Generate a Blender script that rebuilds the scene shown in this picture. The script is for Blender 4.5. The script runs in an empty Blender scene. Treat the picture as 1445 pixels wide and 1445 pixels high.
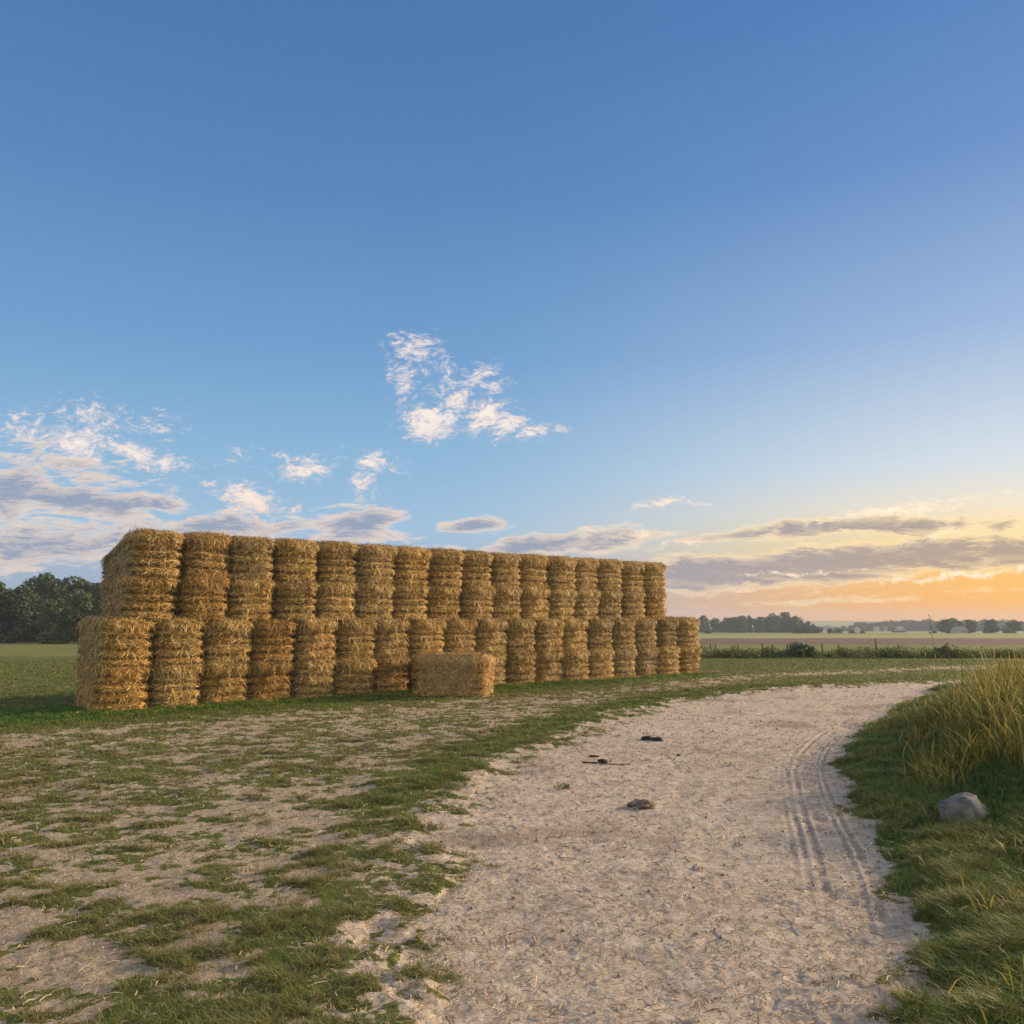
import bpy, math, random
import numpy as np

random.seed(7)
rng = np.random.default_rng(7)
R = math.radians
scene = bpy.context.scene
COL = scene.collection

# ------------------------------------------------------------------ camera numbers
FOC, HORIZON, EYE = 1178.8, 872.9, 2.21          # in units of a 1445 px wide frame
PHI = math.atan((HORIZON - 722.5) / FOC)


def px_dir(px, py):
    """View direction (world) of a point of the photograph."""
    cx, cy = (px - 722.5) / FOC, (722.5 - py) / FOC
    return np.array([cx, math.cos(PHI) - math.sin(PHI) * cy, math.sin(PHI) + math.cos(PHI) * cy])


def px_ground(px, py, z=0.0):
    d = px_dir(px, py)
    t = (z - EYE) / d[2]
    return np.array([d[0] * t, d[1] * t])


def px_at(px, depth):
    return (px - 722.5) / FOC * depth * 1.0


# ------------------------------------------------------------------ numpy noise
def _hash(ix, iy, iz, seed):
    h = (ix.astype(np.int64) * 374761393 + iy.astype(np.int64) * 668265263 + iz * 2147483647 + seed * 974711) & 0xFFFFFFFF
    h = ((h ^ (h >> 13)) * 1274126177) & 0xFFFFFFFF
    h = ((h ^ (h >> 16)) * 2246822519) & 0xFFFFFFFF
    return ((h ^ (h >> 15)) & 0xFFFFFF) / float(0xFFFFFF)


def vnoise(x, y, seed=0, z=None):
    x = np.asarray(x, float); y = np.asarray(y, float)
    ix, iy = np.floor(x), np.floor(y)
    fx, fy = x - ix, y - iy
    fx = fx * fx * (3 - 2 * fx); fy = fy * fy * (3 - 2 * fy)
    if z is None:
        zs = [(0, 1.0)]
    else:
        z = np.asarray(z, float); iz = np.floor(z); fz = z - iz; fz = fz * fz * (3 - 2 * fz)
        zs = [(iz.astype(np.int64), 1 - fz), (iz.astype(np.int64) + 1, fz)]
    out = 0
    for k, w in zs:
        a = _hash(ix, iy, k, seed); b = _hash(ix + 1, iy, k, seed)
        c = _hash(ix, iy + 1, k, seed); d = _hash(ix + 1, iy + 1, k, seed)
        out = out + w * ((a * (1 - fx) + b * fx) * (1 - fy) + (c * (1 - fx) + d * fx) * fy)
    return out


def fbm(x, y, oct=4, seed=0, z=None, gain=0.5):
    s, amp, tot = 0, 1.0, 0
    for o in range(oct):
        f = 2.03 ** o
        s = s + amp * vnoise(np.asarray(x) * f + 17.3 * o, np.asarray(y) * f - 9.1 * o, seed + o, None if z is None else np.asarray(z) * f)
        tot += amp; amp *= gain
    return s / tot


def sstep(a, b, x):
    t = np.clip((np.asarray(x, float) - a) / (b - a), 0, 1)
    return t * t * (3 - 2 * t)


# ------------------------------------------------------------------ mesh building
class MB:
    """Collects vertices and faces (numpy blocks) into one mesh."""
    def __init__(s):
        s.v, s.f, s.m, s.n = [], [], [], 0

    def add(s, v, f, mat=0):
        v = np.asarray(v, float).reshape(-1, 3)
        f = np.asarray(f, np.int64)
        s.v.append(v); s.f.append(f + s.n); s.m.append(np.full(len(f), mat)); s.n += len(v)

    def mesh(s, name, mats, smooth=True, attrs=None):
        V = np.concatenate(s.v)
        me = bpy.data.meshes.new(name)
        me.vertices.add(len(V)); me.vertices.foreach_set('co', V.ravel().astype(np.float32))
        lv = np.concatenate([f.ravel() for f in s.f])
        tot = np.concatenate([np.full(len(f), f.shape[1]) for f in s.f])
        st = np.concatenate([[0], np.cumsum(tot)[:-1]])
        me.loops.add(len(lv)); me.loops.foreach_set('vertex_index', lv.astype(np.int32))
        me.polygons.add(len(tot)); me.polygons.foreach_set('loop_start', st.astype(np.int32))
        me.polygons.foreach_set('material_index', np.concatenate(s.m).astype(np.int32))
        me.polygons.foreach_set('use_smooth', np.full(len(tot), bool(smooth)))
        for m in mats:
            me.materials.append(m)
        for k, a in (attrs or {}).items():
            at = me.attributes.new(k, 'FLOAT', 'POINT'); at.data.foreach_set('value', np.asarray(a, np.float32))
        me.update(calc_edges=True)
        return me


def link(name, me, parent=None):
    o = bpy.data.objects.new(name, me); COL.objects.link(o)
    if parent is not None:
        o.parent = parent
    return o


def tag(o, label=None, cat=None, group=None, kind=None):
    if label: o['label'] = label
    if cat: o['category'] = cat
    if group: o['group'] = group
    if kind: o['kind'] = kind
    return o


def empty(name, loc, rz=0.0):
    o = bpy.data.objects.new(name, None); COL.objects.link(o)
    o.location = loc; o.rotation_euler = (0, 0, rz); o.empty_display_size = 0.2
    return o


def copy_tree(o):
    c = o.copy(); COL.objects.link(c)
    for ch in list(o.children):
        d = ch.copy(); COL.objects.link(d); d.parent = c
        for g in list(ch.children):
            e = g.copy(); COL.objects.link(e); e.parent = d
    return c


def box_vf(cx, cy, cz, sx, sy, sz):
    x, y, z = sx / 2, sy / 2, sz / 2
    v = [(cx + i * x, cy + j * y, cz + k * z) for i in (-1, 1) for j in (-1, 1) for k in (-1, 1)]
    f = [(0, 1, 3, 2), (4, 6, 7, 5), (0, 4, 5, 1), (2, 3, 7, 6), (0, 2, 6, 4), (1, 5, 7, 3)]
    return v, f


def tube_vf(pts, rad, n=8, cap=True):
    pts = np.asarray(pts, float); rad = np.broadcast_to(np.asarray(rad, float), (len(pts),))
    T = np.gradient(pts, axis=0); T /= np.linalg.norm(T, axis=1)[:, None] + 1e-9
    ref = np.array([0.31, 0.93, 0.17]); V = []
    for p, t, r in zip(pts, T, rad):
        u = np.cross(t, ref); u /= np.linalg.norm(u) + 1e-9
        w = np.cross(t, u)
        a = np.linspace(0, 2 * math.pi, n, endpoint=False)
        V.append(p + r * (np.cos(a)[:, None] * u + np.sin(a)[:, None] * w))
    V = np.concatenate(V); F = []
    for i in range(len(pts) - 1):
        for k in range(n):
            F.append((i * n + k, i * n + (k + 1) % n, (i + 1) * n + (k + 1) % n, (i + 1) * n + k))
    return V, F


# ------------------------------------------------------------------ materials
def s2l(c):
    return tuple(((v / 255) / 12.92 if v / 255 <= 0.04045 else (((v / 255) + 0.055) / 1.055) ** 2.4) for v in c)


class NT:
    def __init__(s, tree):
        s.t = tree

    def n(s, typ, ins=None, **kw):
        nd = s.t.nodes.new(typ)
        for k, v in kw.items():
            setattr(nd, k, v)
        for k, v in (ins or {}).items():
            if isinstance(v, bpy.types.NodeSocket):
                s.t.links.new(v, nd.inputs[k])
            else:
                nd.inputs[k].default_value = v
        return nd

    def math(s, op, a, b=0.0, c=0.0, clamp=False):
        nd = s.n('ShaderNodeMath', {0: a, 1: b, 2: c}, operation=op); nd.use_clamp = clamp
        return nd.outputs[0]

    def mix(s, f, a, b, blend='MIX'):
        nd = s.n('ShaderNodeMix', data_type='RGBA', blend_type=blend)
        for k, v in ((0, f), (6, a), (7, b)):
            if isinstance(v, bpy.types.NodeSocket):
                s.t.links.new(v, nd.inputs[k])
            else:
                nd.inputs[k].default_value = v if k == 0 else (tuple(v) + (1,))[:4]
        return nd.outputs[2]

    def ramp(s, f, stops, interp='LINEAR'):
        nd = s.n('ShaderNodeValToRGB', {0: f}); e = nd.color_ramp.elements; nd.color_ramp.interpolation = interp
        while len(e) < len(stops): e.new(0.5)
        for k, (p, c) in enumerate(stops):
            e[k].position = p; e[k].color = (tuple(c) + (1,))[:4]
        return nd.outputs[0]

    def step(s, a, b, x):
        nd = s.n('ShaderNodeMapRange', {0: x, 1: a, 2: b, 3: 0.0, 4: 1.0}, interpolation_type='SMOOTHSTEP')
        return nd.outputs[0]


def new_mat(name, rough=0.85):
    m = bpy.data.materials.new(name); m.use_nodes = True
    t = NT(m.node_tree); bsdf = m.node_tree.nodes['Principled BSDF']
    bsdf.inputs['Roughness'].default_value = rough
    bsdf.inputs['Specular IOR Level'].default_value = 0.25
    return m, t, bsdf


def simple_mat(name, c1, c2, scale=8.0, rough=0.85, bump=0.0, detail=5):
    m, t, b = new_mat(name, rough)
    tc = t.n('ShaderNodeTexCoord').outputs['Object']
    nz = t.n('ShaderNodeTexNoise', {'Vector': tc, 'Scale': scale, 'Detail': detail, 'Roughness': 0.6}).outputs[0]
    t.t.links.new(t.ramp(nz, [(0.3, c1), (0.7, c2)]), b.inputs['Base Color'])
    if bump:
        bp = t.n('ShaderNodeBump', {'Height': nz, 'Strength': bump, 'Distance': 0.05}).outputs[0]
        t.t.links.new(bp, b.inputs['Normal'])
    return m


def leaf_mat(name, stops, transl=0.25, rough=0.6, tone=False):
    """Leaves / blades: each blade or leaf has its own tone."""
    m, t, b = new_mat(name, rough)
    geo = t.n('ShaderNodeNewGeometry')
    rnd = geo.outputs['Random Per Island']
    if tone:
        at = t.n('ShaderNodeAttribute', attribute_name='tone').outputs['Fac']
        rnd = t.math('ADD', t.math('MULTIPLY', rnd, 0.35), t.math('MULTIPLY', at, 0.65))
    else:
        oi = t.n('ShaderNodeObjectInfo').outputs['Random']
        rnd = t.math('ADD', t.math('MULTIPLY', rnd, 0.6), t.math('MULTIPLY', oi, 0.4))
    col = t.ramp(rnd, stops)
    t.t.links.new(col, b.inputs['Base Color'])
    tr = t.n('ShaderNodeBsdfTranslucent', {'Color': col})
    mx = t.n('ShaderNodeMixShader', {0: transl, 1: b.outputs[0], 2: tr.outputs[0]})
    out = [n for n in t.t.nodes if n.type == 'OUTPUT_MATERIAL'][0]
    t.t.links.new(mx.outputs[0], out.inputs['Surface'])
    return m


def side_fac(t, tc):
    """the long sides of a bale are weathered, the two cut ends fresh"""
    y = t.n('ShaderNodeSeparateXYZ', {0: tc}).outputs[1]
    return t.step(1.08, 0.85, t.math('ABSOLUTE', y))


def straw_mats():
    # packed straw body
    m, t, b = new_mat('packed_straw', 0.75)
    tc = t.n('ShaderNodeTexCoord').outputs['Object']
    oi = t.n('ShaderNodeObjectInfo')
    off = t.n('ShaderNodeVectorMath', {0: tc, 1: oi.outputs['Location']}, operation='ADD').outputs[0]
    mp = t.n('ShaderNodeMapping', {'Vector': off, 'Scale': (1.0, 1.0, 3.2)}).outputs[0]
    n1 = t.n('ShaderNodeTexNoise', {'Vector': mp, 'Scale': 22.0, 'Detail': 8.0, 'Roughness': 0.75, 'Distortion': 1.6}).outputs[0]
    n2 = t.n('ShaderNodeTexNoise', {'Vector': off, 'Scale': 3.0, 'Detail': 3.0}).outputs[0]
    c = t.ramp(n1, [(0.34, (0.055, 0.029, 0.007)), (0.47, (0.22, 0.126, 0.029)), (0.58, (0.45, 0.272, 0.068)), (0.74, (0.68, 0.45, 0.145))])
    c = t.mix(t.math('MULTIPLY', n2, 0.55), c, (0.30, 0.17, 0.05), 'MIX')
    c = t.mix(side_fac(t, tc), c, t.mix(0.5, c, (0.36, 0.275, 0.165)))  # grey-tan lightening painted into the shaded long sides
    c = t.mix(1.0, c, oi.outputs['Color'], 'MULTIPLY')
    t.t.links.new(c, b.inputs['Base Color'])
    bp = t.n('ShaderNodeBump', {'Height': n1, 'Strength': 0.9, 'Distance': 0.04}).outputs[0]
    t.t.links.new(bp, b.inputs['Normal'])
    # single stalks
    m2, t, b = new_mat('straw_stalks', 0.55)
    rnd = t.n('ShaderNodeNewGeometry').outputs['Random Per Island']
    oi = t.n('ShaderNodeObjectInfo')
    c = t.ramp(rnd, [(0.0, (0.10, 0.052, 0.012)), (0.34, (0.36, 0.212, 0.050)), (0.70, (0.66, 0.415, 0.112)), (1.0, (0.93, 0.70, 0.32))])
    tc = t.n('ShaderNodeTexCoord').outputs['Object']
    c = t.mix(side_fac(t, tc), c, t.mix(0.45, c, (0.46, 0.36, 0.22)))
    c = t.mix(1.0, c, oi.outputs['Color'], 'MULTIPLY')
    t.t.links.new(c, b.inputs['Base Color'])
    return m, m2


M_STRAW, M_STALK = straw_mats()

# ------------------------------------------------------------------ the ground's shape
LEFT_EDGE = [px_ground(*p) for p in [(330, 1520), (400, 1440), (480, 1310), (548, 1210), (600, 1155), (650, 1110), (725, 1062), (830, 1020), (960, 985), (1100, 971), (1300, 961), (1450, 955)]]
LEFT_EDGE.append(LEFT_EDGE[-1] + np.array([30.0, 4.0]))
RIGHT_EDGE = [px_ground(*p) for p in [(1345, 1520), (1318, 1400), (1280, 1290), (1237, 1199), (1205, 1150), (1186, 1110), (1178, 1080), (1192, 1048), (1240, 1012), (1310, 984), (1450, 966)]]
RIGHT_EDGE.append(RIGHT_EDGE[-1] + np.array([30.0, 3.0]))
LEFT_EDGE.insert(0, LEFT_EDGE[0] + np.array([-2.5, -8.0])); RIGHT_EDGE.insert(0, RIGHT_EDGE[0] + np.array([0.5, -8.0]))
TRACK = np.array(LEFT_EDGE + RIGHT_EDGE[::-1])


def line_dist(x, y, pts):
    d = np.full(np.shape(x), 1e9)
    for (ax, ay), (bx, by) in zip(pts[:-1], pts[1:]):
        ex, ey = bx - ax, by - ay
        t = np.clip(((x - ax) * ex + (y - ay) * ey) / (ex * ex + ey * ey + 1e-12), 0, 1)
        d = np.minimum(d, np.hypot(x - ax - ex * t, y - ay - ey * t))
    return d


def in_poly(x, y, P):
    ins = np.zeros(np.shape(x), bool)
    for (ax, ay), (bx, by) in zip(P, np.roll(P, -1, axis=0)):
        c = (ay > y) != (by > y)
        ins ^= c & (x < (bx - ax) * (y - ay) / (by - ay + 1e-12) + ax)
    return ins


def resample(pts, n=60):
    """smooth the traced edge"""
    pts = np.array(pts); d = np.r_[0, np.cumsum(np.linalg.norm(np.diff(pts, axis=0), axis=1))]
    # Catmull-Rom
    out = []
    P = np.vstack([2 * pts[0] - pts[1], pts, 2 * pts[-1] - pts[-2]])
    for i in range(1, len(P) - 2):
        for t in np.linspace(0, 1, 6, endpoint=False):
            a, b, c, e = P[i - 1], P[i], P[i + 1], P[i + 2]
            out.append(0.5 * (2 * b + (c - a) * t + (2 * a - 5 * b + 4 * c - e) * t * t + (3 * b - a - 3 * c + e) * t ** 3))
    out.append(pts[-1])
    return np.array(out)


LE, RE = resample(LEFT_EDGE), resample(RIGHT_EDGE)
TRACK = np.vstack([LE, RE[::-1]])

ROW_A = 0.6975
RD = np.array([math.cos(ROW_A), math.sin(ROW_A)]); RN = np.array([-RD[1], RD[0]])
P0 = np.array([-9.8028, 20.0408]); PITCH = 1.27; TIER = 2.184; BW, BL, BH = 1.185, 2.3, TIER / 2

SAND_LINE = [px_ground(*p) for p in [(-100, 1150), (87, 1110), (250, 1062), (450, 1032), (600, 1012), (740, 1000), (850, 990), (960, 968), (1050, 955), (1180, 949), (1320, 944), (1500, 938)]]


def fields(x, y):
    """All masks of the ground at world x, y."""
    x = np.asarray(x, float); y = np.asarray(y, float)
    near = (np.abs(x) < 60) & (y > -12) & (y < 60)
    dl = np.full(x.shape, 50.0); dr = np.full(x.shape, 50.0); ins = np.zeros(x.shape, bool); ds = np.full(x.shape, 50.0)
    xn, yn = x[near], y[near]
    dl[near] = line_dist(xn, yn, LE); dr[near] = line_dist(xn, yn, RE); ins[near] = in_poly(xn, yn, TRACK)
    ds[near] = line_dist(xn, yn, SAND_LINE)
    rag = (fbm(x * 1.1, y * 1.1, 4, 11) - 0.5) * 1.5 + (fbm(x * 6, y * 6, 3, 12) - 0.5) * 0.5
    ragr = (fbm(x * 1.6, y * 1.6, 4, 15) - 0.5) * 0.8 + (fbm(x * 7, y * 7, 3, 16) - 0.5) * 0.4
    sgn = np.where(ins, -1.0, 1.0)
    # signed: negative inside the track
    right_side = (dr < dl) & ~ins
    tl = sgn * dl; tr = sgn * dr
    sd = np.where(ins, -np.minimum(dl, dr), np.where(right_side, dr, dl))
    sdr = np.where(right_side | (ins & (dr < dl)), sd + ragr, sd + rag * np.where(y < 9, 1.5, 0.8))
    return dict(dl=dl, dr=dr, ins=ins, ds=ds, right=right_side, sd=sd, sdr=sdr)


def base_height(x, y, F=None):
    F = F or fields(x, y)
    x = np.asarray(x, float); y = np.asarray(y, float)
    z = np.where(y > 50, -0.01257 * (np.minimum(y, 700) - 50), 0.0)
    z = z + np.where(y > 720, 0.016 * (y - 720), 0)
    z = z + (fbm(x * 0.12, y * 0.12, 3, 21) - 0.5) * 0.10 * sstep(0, 6, np.hypot(x, y - 4)) * (np.abs(x) < 400)
    # grass bank right of the track
    far = np.clip((y - 4.5) / 6.0, 0.15, 1.0)
    z = z + F['right'] * (0.10 * sstep(0.0, 0.6, F['dr']) + 0.36 * far * sstep(0.5, 2.6, F['dr']))
    # the track lies a little low
    z = z - 0.05 * sstep(0.15, -0.6, F['sdr'])
    return z


def rut_profile(x, y, F):
    """wheel ruts hugging the right edge of the track"""
    w = F['dr'] + (fbm(x * 0.35, y * 0.35, 2, 41) - 0.5) * 0.12
    ri = 0.72 * F['ins'] * sstep(36, 18, y) * sstep(5.3, 8.2, y) * (0.55 + 0.55 * sstep(.35, .6, fbm(x * 0.9, y * 0.9, 3, 43))) * (0.75 + 0.5 * fbm(x * 9, y * 9, 2, 44))
    z = 0
    for c0, wd, dp in ((0.16, 0.030, 0.011), (0.25, 0.026, 0.007), (0.54, 0.032, 0.013), (0.66, 0.026, 0.009), (0.76, 0.022, 0.005), (2.0, 0.12, 0.006)):
        q = (w - c0) / wd
        z = z + ri * dp * (-np.exp(-q * q) + 0.75 * np.exp(-((np.abs(q) - 1.7) / 0.6) ** 2))
    return z


def ground_height(x, y, F=None):
    F = F or fields(x, y)
    z = base_height(x, y, F)
    tr = sstep(0.2, -0.5, F['sdr'])
    # trodden sand: hoof and tyre relief
    near = sstep(45, 18, np.hypot(x, y))
    h = (fbm(x * 1.4, y * 1.4, 3, 31) - 0.5) * 0.045
    c = fbm(x * 7.5, y * 7.5, 3, 33)
    h = h + (np.abs(c - 0.5) * 2) * 0.006 - 0.003 - 0.008 * sstep(0.66, 0.74, fbm(x * 5.0, y * 5.0, 2, 35))
    h = h + (fbm(x * 23, y * 23, 2, 37) - 0.5) * 0.009
    z = z + tr * near * h
    z = z + rut_profile(x, y, F)
    # meadow: tussocky
    z = z + (1 - tr) * near * ((fbm(x * 1.2, y * 1.2, 3, 51) - 0.5) * 0.05 + (fbm(x * 9, y * 9, 3, 53) - 0.5) * 0.022)
    return z


def stack_front(x, y):
    """distance in front of the stack, and position along it"""
    rx, ry = np.asarray(x) - P0[0], np.asarray(y) - P0[1]
    return -(rx * RN[0] + ry * RN[1]), rx * RD[0] + ry * RD[1]


def worn_zone(x, y, F):
    """how worn the meadow is, 0 lush to 1 trodden bare"""
    fr, al = stack_front(x, y)
    band = sstep(2.6, 0.3, F['ds'] + (fbm(x * .5, y * .5, 2, 61) - .5) * 2.0)
    left = sstep(1.5, 3.5, fr) * sstep(2.5, -1.5, x - 0.25 * y + 3.0) * 0.95
    low = sstep(11.0, 6.0, y) * sstep(-2.0, 1.0, x) * 0.4
    s = np.maximum(np.maximum(band, left), low)
    verge = sstep(1.6, 0.5, F['dl']) * sstep(8.5, 11.0, y)           # green strip beside the track
    s = s * (1 - 0.85 * verge) * sstep(0.8, 2.6, fr)
    s = np.where(F['right'], 0.22 * sstep(1.0, 0.0, F['dr']), s)
    return np.where((y > 44) | (al < -8), 0.05, s)


def sandiness(x, y, F):
    """share of bare sandy soil at a point of the meadow"""
    s = worn_zone(x, y, F)
    n = fbm(x * 2.8, y * 3.8, 5, 71, gain=0.70)
    n2 = fbm(x * 0.45, y * 0.45, 3, 75); n3 = fbm(x * 9.0, y * 9.0, 3, 78)
    e2 = sstep(0.9, -0.5, F['sdr']) * 1.15 * ~F['right']
    s = np.maximum(s, e2)
    m = sstep(-0.30, 0.36, s * 0.60 - 0.56 + (n - 0.5) * 1.7 + (n2 - 0.5) * 0.4 + (n3 - 0.5) * 1.0)
    m = m * sstep(0.02, 0.2, s)
    edge = np.where(F['right'] | (F['ins'] & (F['dr'] < F['dl'])), sstep(0.2, -0.1, F['sdr']), sstep(-0.15, -1.0, F['sdr']))
    return np.maximum(m, edge)


# ------------------------------------------------------------------ ground meshes
def ground_material():
    m, t, b = new_mat('sandy_meadow_ground', 0.95)
    b.inputs['Specular IOR Level'].default_value = 0.1
    pos = t.n('ShaderNodeNewGeometry').outputs['Position']
    sand = t.n('ShaderNodeAttribute', attribute_name='sand').outputs['Fac']
    lush = t.n('ShaderNodeAttribute', attribute_name='lush').outputs['Fac']
    damp = t.n('ShaderNodeAttribute', attribute_name='damp').outputs['Fac']
    n1 = t.n('ShaderNodeTexNoise', {'Vector': pos, 'Scale': 9.0, 'Detail': 9.0, 'Roughness': 0.7}).outputs[0]
    n2 = t.n('ShaderNodeTexNoise', {'Vector': pos, 'Scale': 0.6, 'Detail': 4.0, 'Roughness': 0.6}).outputs[0]
    n3 = t.n('ShaderNodeTexNoise', {'Vector': pos, 'Scale': 45.0, 'Detail': 4.0, 'Roughness': 0.7}).outputs[0]
    vo = t.n('ShaderNodeTexVoronoi', {'Vector': pos, 'Scale': 14.0, 'Randomness': 1.0}, feature='F1').outputs['Distance']
    sc = t.ramp(n1, [(0.30, (0.30, 0.235, 0.175)), (0.48, (0.48, 0.405, 0.320)), (0.66, (0.61, 0.530, 0.435))])
    sc = t.mix(t.math('MULTIPLY', t.step(0.45, 0.7, n2), 0.35), sc, (0.40, 0.30, 0.22))
    spk = t.step(0.16, 0.06, t.math('ADD', vo, t.math('MULTIPLY', n3, 0.18)))
    sc = t.mix(t.math('MULTIPLY', spk, 0.75), sc, (0.15, 0.108, 0.075))
    sc = t.mix(t.math('MULTIPLY', damp, 0.6), sc, (0.21, 0.155, 0.115))
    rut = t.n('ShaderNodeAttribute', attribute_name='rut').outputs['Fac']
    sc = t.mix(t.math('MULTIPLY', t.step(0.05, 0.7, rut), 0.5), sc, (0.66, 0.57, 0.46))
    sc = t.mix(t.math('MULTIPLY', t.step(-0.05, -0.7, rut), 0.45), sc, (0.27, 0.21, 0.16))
    worn = t.n('ShaderNodeAttribute', attribute_name='worn').outputs['Fac']
    sc = t.mix(t.math('MULTIPLY', worn, 0.6), sc, t.mix(n1, (0.22, 0.17, 0.11), (0.44, 0.35, 0.25)))
    gc = t.ramp(n1, [(0.3, (0.060, 0.072, 0.022)), (0.55, (0.135, 0.150, 0.042)), (0.75, (0.24, 0.215, 0.080))])
    gl = t.ramp(n1, [(0.3, (0.030, 0.100, 0.010)), (0.7, (0.085, 0.220, 0.024))])
    gc = t.mix(lush, gc, gl)
    f = t.step(0.36, 0.62, t.math('ADD', sand, t.math('MULTIPLY', t.math('SUBTRACT', n1, 0.5), 0.9)))
    t.t.links.new(t.mix(f, gc, sc), b.inputs['Base Color'])
    hgt = t.math('ADD', n1, t.math('MULTIPLY', n3, 0.35))
    bp = t.n('ShaderNodeBump', {'Height': hgt, 'Strength': 0.8, 'Distance': 0.035}).outputs[0]
    t.t.links.new(bp, b.inputs['Normal'])
    return m


def field_mat(name, c1, c2, scale, stretch=(1, 1, 1), bump=0.0):
    m, t, b = new_mat(name, 0.95)
    b.inputs['Specular IOR Level'].default_value = 0.05
    pos = t.n('ShaderNodeNewGeometry').outputs['Position']
    mp = t.n('ShaderNodeMapping', {'Vector': pos, 'Scale': stretch}).outputs[0]
    nz = t.n('ShaderNodeTexNoise', {'Vector': mp, 'Scale': scale, 'Detail': 7.0, 'Roughness': 0.7}).outputs[0]
    t.t.links.new(t.ramp(nz, [(0.32, c1), (0.68, c2)]), b.inputs['Base Color'])
    if bump:
        t.t.links.new(t.n('ShaderNodeBump', {'Height': nz, 'Strength': bump, 'Distance': 0.3}).outputs[0], b.inputs['Normal'])
    return m


def build_ground():
    K = 835.0 * EYE
    rs = [0.6]
    while rs[-1] < 3.2: rs.append(rs[-1] + 0.13)
    while rs[-1] < 75: rs.append(rs[-1] + max(0.011, rs[-1] ** 2 / K * 0.85))
    while rs[-1] < 1250: rs.append(rs[-1] * 1.02 + 1.0)
    rs = np.array(rs)
    az_f = np.arange(-0.66, 0.66, 0.00135)
    az_c = np.linspace(0.66, 2 * math.pi - 0.66, 150)
    az = np.concatenate([az_f, az_c[:-1]])
    n_r, n_a = len(rs), len(az)
    Rr, Aa = np.meshgrid(rs, az, indexing='ij')
    X = (Rr * np.sin(Aa)).ravel(); Y = (Rr * np.cos(Aa)).ravel()
    F = fields(X, Y)
    Z = ground_height(X, Y, F)
    V = np.stack([X, Y, Z], 1)
    i = np.arange(n_r - 1)[:, None] * n_a; j = np.arange(n_a)[None, :]; jn = (j + 1) % n_a
    Q = np.stack([i + j, i + jn, i + n_a + jn, i + n_a + j], -1).reshape(-1, 4)
    # centre fan
    c = len(V)
    V = np.vstack([V, [0, 0, float(Z[0])]])
    sand = np.r_[sandiness(X, Y, F), 0.5]
    fr, al = stack_front(X, Y)
    lush = sstep(2.6, 0.6, np.abs(fr + 0.4) + (fbm(X * 1.3, Y * 1.3, 3, 81) - .5) * 1.6) * (al > -6) * (al < 23)
    lush = np.r_[np.maximum(lush, 0.7 * F['right'] * sstep(0.5, 1.5, F['dr'])), 0]
    damp = np.r_[sstep(0.60, 0.72, fbm(X * 0.55, Y * 0.55, 4, 91)) * (Y < 40) * sstep(0, -0.4, F['sdr']), 0]
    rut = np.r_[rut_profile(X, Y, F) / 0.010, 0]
    worn = np.r_[sstep(-0.3, 0.9, F['sdr']), 0]
    fx, fy = X[Q].mean(1), Y[Q].mean(1)
    sq = F['sdr'][Q].mean(1)
    slope = fy + 0.04 * fx + (fbm(fx * 0.03, fy * 0.03, 3, 95) - .5) * 6
    kind = np.zeros(len(Q), int)
    kind[(sq < 0) & (np.abs(fx) < 70) & (fy < 60)] = 1
    hit = fy > 50 + 0.0 * fx
    kind[hit] = 2
    rt = fx > -35
    kind[hit & (slope > 88) & rt] = 3
    kind[hit & (slope > 152) & rt] = 4
    strip = (slope > 275) & (slope < 300 + 0.0 * fx) & (fx > 60) & (fx < 135)
    kind[hit & (slope > 268)] = 5
    kind[hit & strip] = 3
    kind[hit & (slope > 330) & (fx > 150)] = 4
    G = ground_material()
    mats = {
        0: ('meadow', G), 1: ('dirt_track', G),
        2: ('rough_pasture', field_mat('rough_pasture', (0.12, 0.145, 0.042), (0.205, 0.220, 0.072), 0.5, (1, 0.4, 1))),
        3: ('ploughed_field', field_mat('ploughed_soil', (0.125, 0.082, 0.070), (0.20, 0.140, 0.118), 0.35, (0.25, 1.3, 1))),
        4: ('stubble_field', field_mat('pale_stubble', (0.23, 0.26, 0.085), (0.36, 0.36, 0.15), 0.12, (0.4, 1.0, 1))),
        5: ('far_field', field_mat('far_pasture', (0.17, 0.22, 0.085), (0.28, 0.31, 0.13), 0.05, (0.5, 1, 1))),
    }
    fan = np.array([(c, (k + 1) % n_a, k) for k in range(n_a)])
    for k, (nm, mt) in mats.items():
        q = Q[kind == k]
        if k in (0, 1):
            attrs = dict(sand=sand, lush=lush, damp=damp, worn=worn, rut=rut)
        else:
            attrs = {}
        used, inv = np.unique(q, return_inverse=True)
        mb = MB(); mb.add(V[used], inv.reshape(-1, 4)[:, ::-1])
        me = mb.mesh(nm, [mt], True, {a: v[used] for a, v in attrs.items()})
        tag(link(nm, me), kind='structure')
    # ground right under the camera
    mb = MB(); u = np.r_[np.arange(n_a), c]
    mb.add(V[u], [(n_a, k, (k + 1) % n_a) for k in range(n_a)])
    tag(link('ground', mb.mesh('ground', [G], True, dict(sand=sand[u], lush=lush[u], damp=damp[u], worn=worn[u], rut=rut[u]))), kind='structure')


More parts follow.
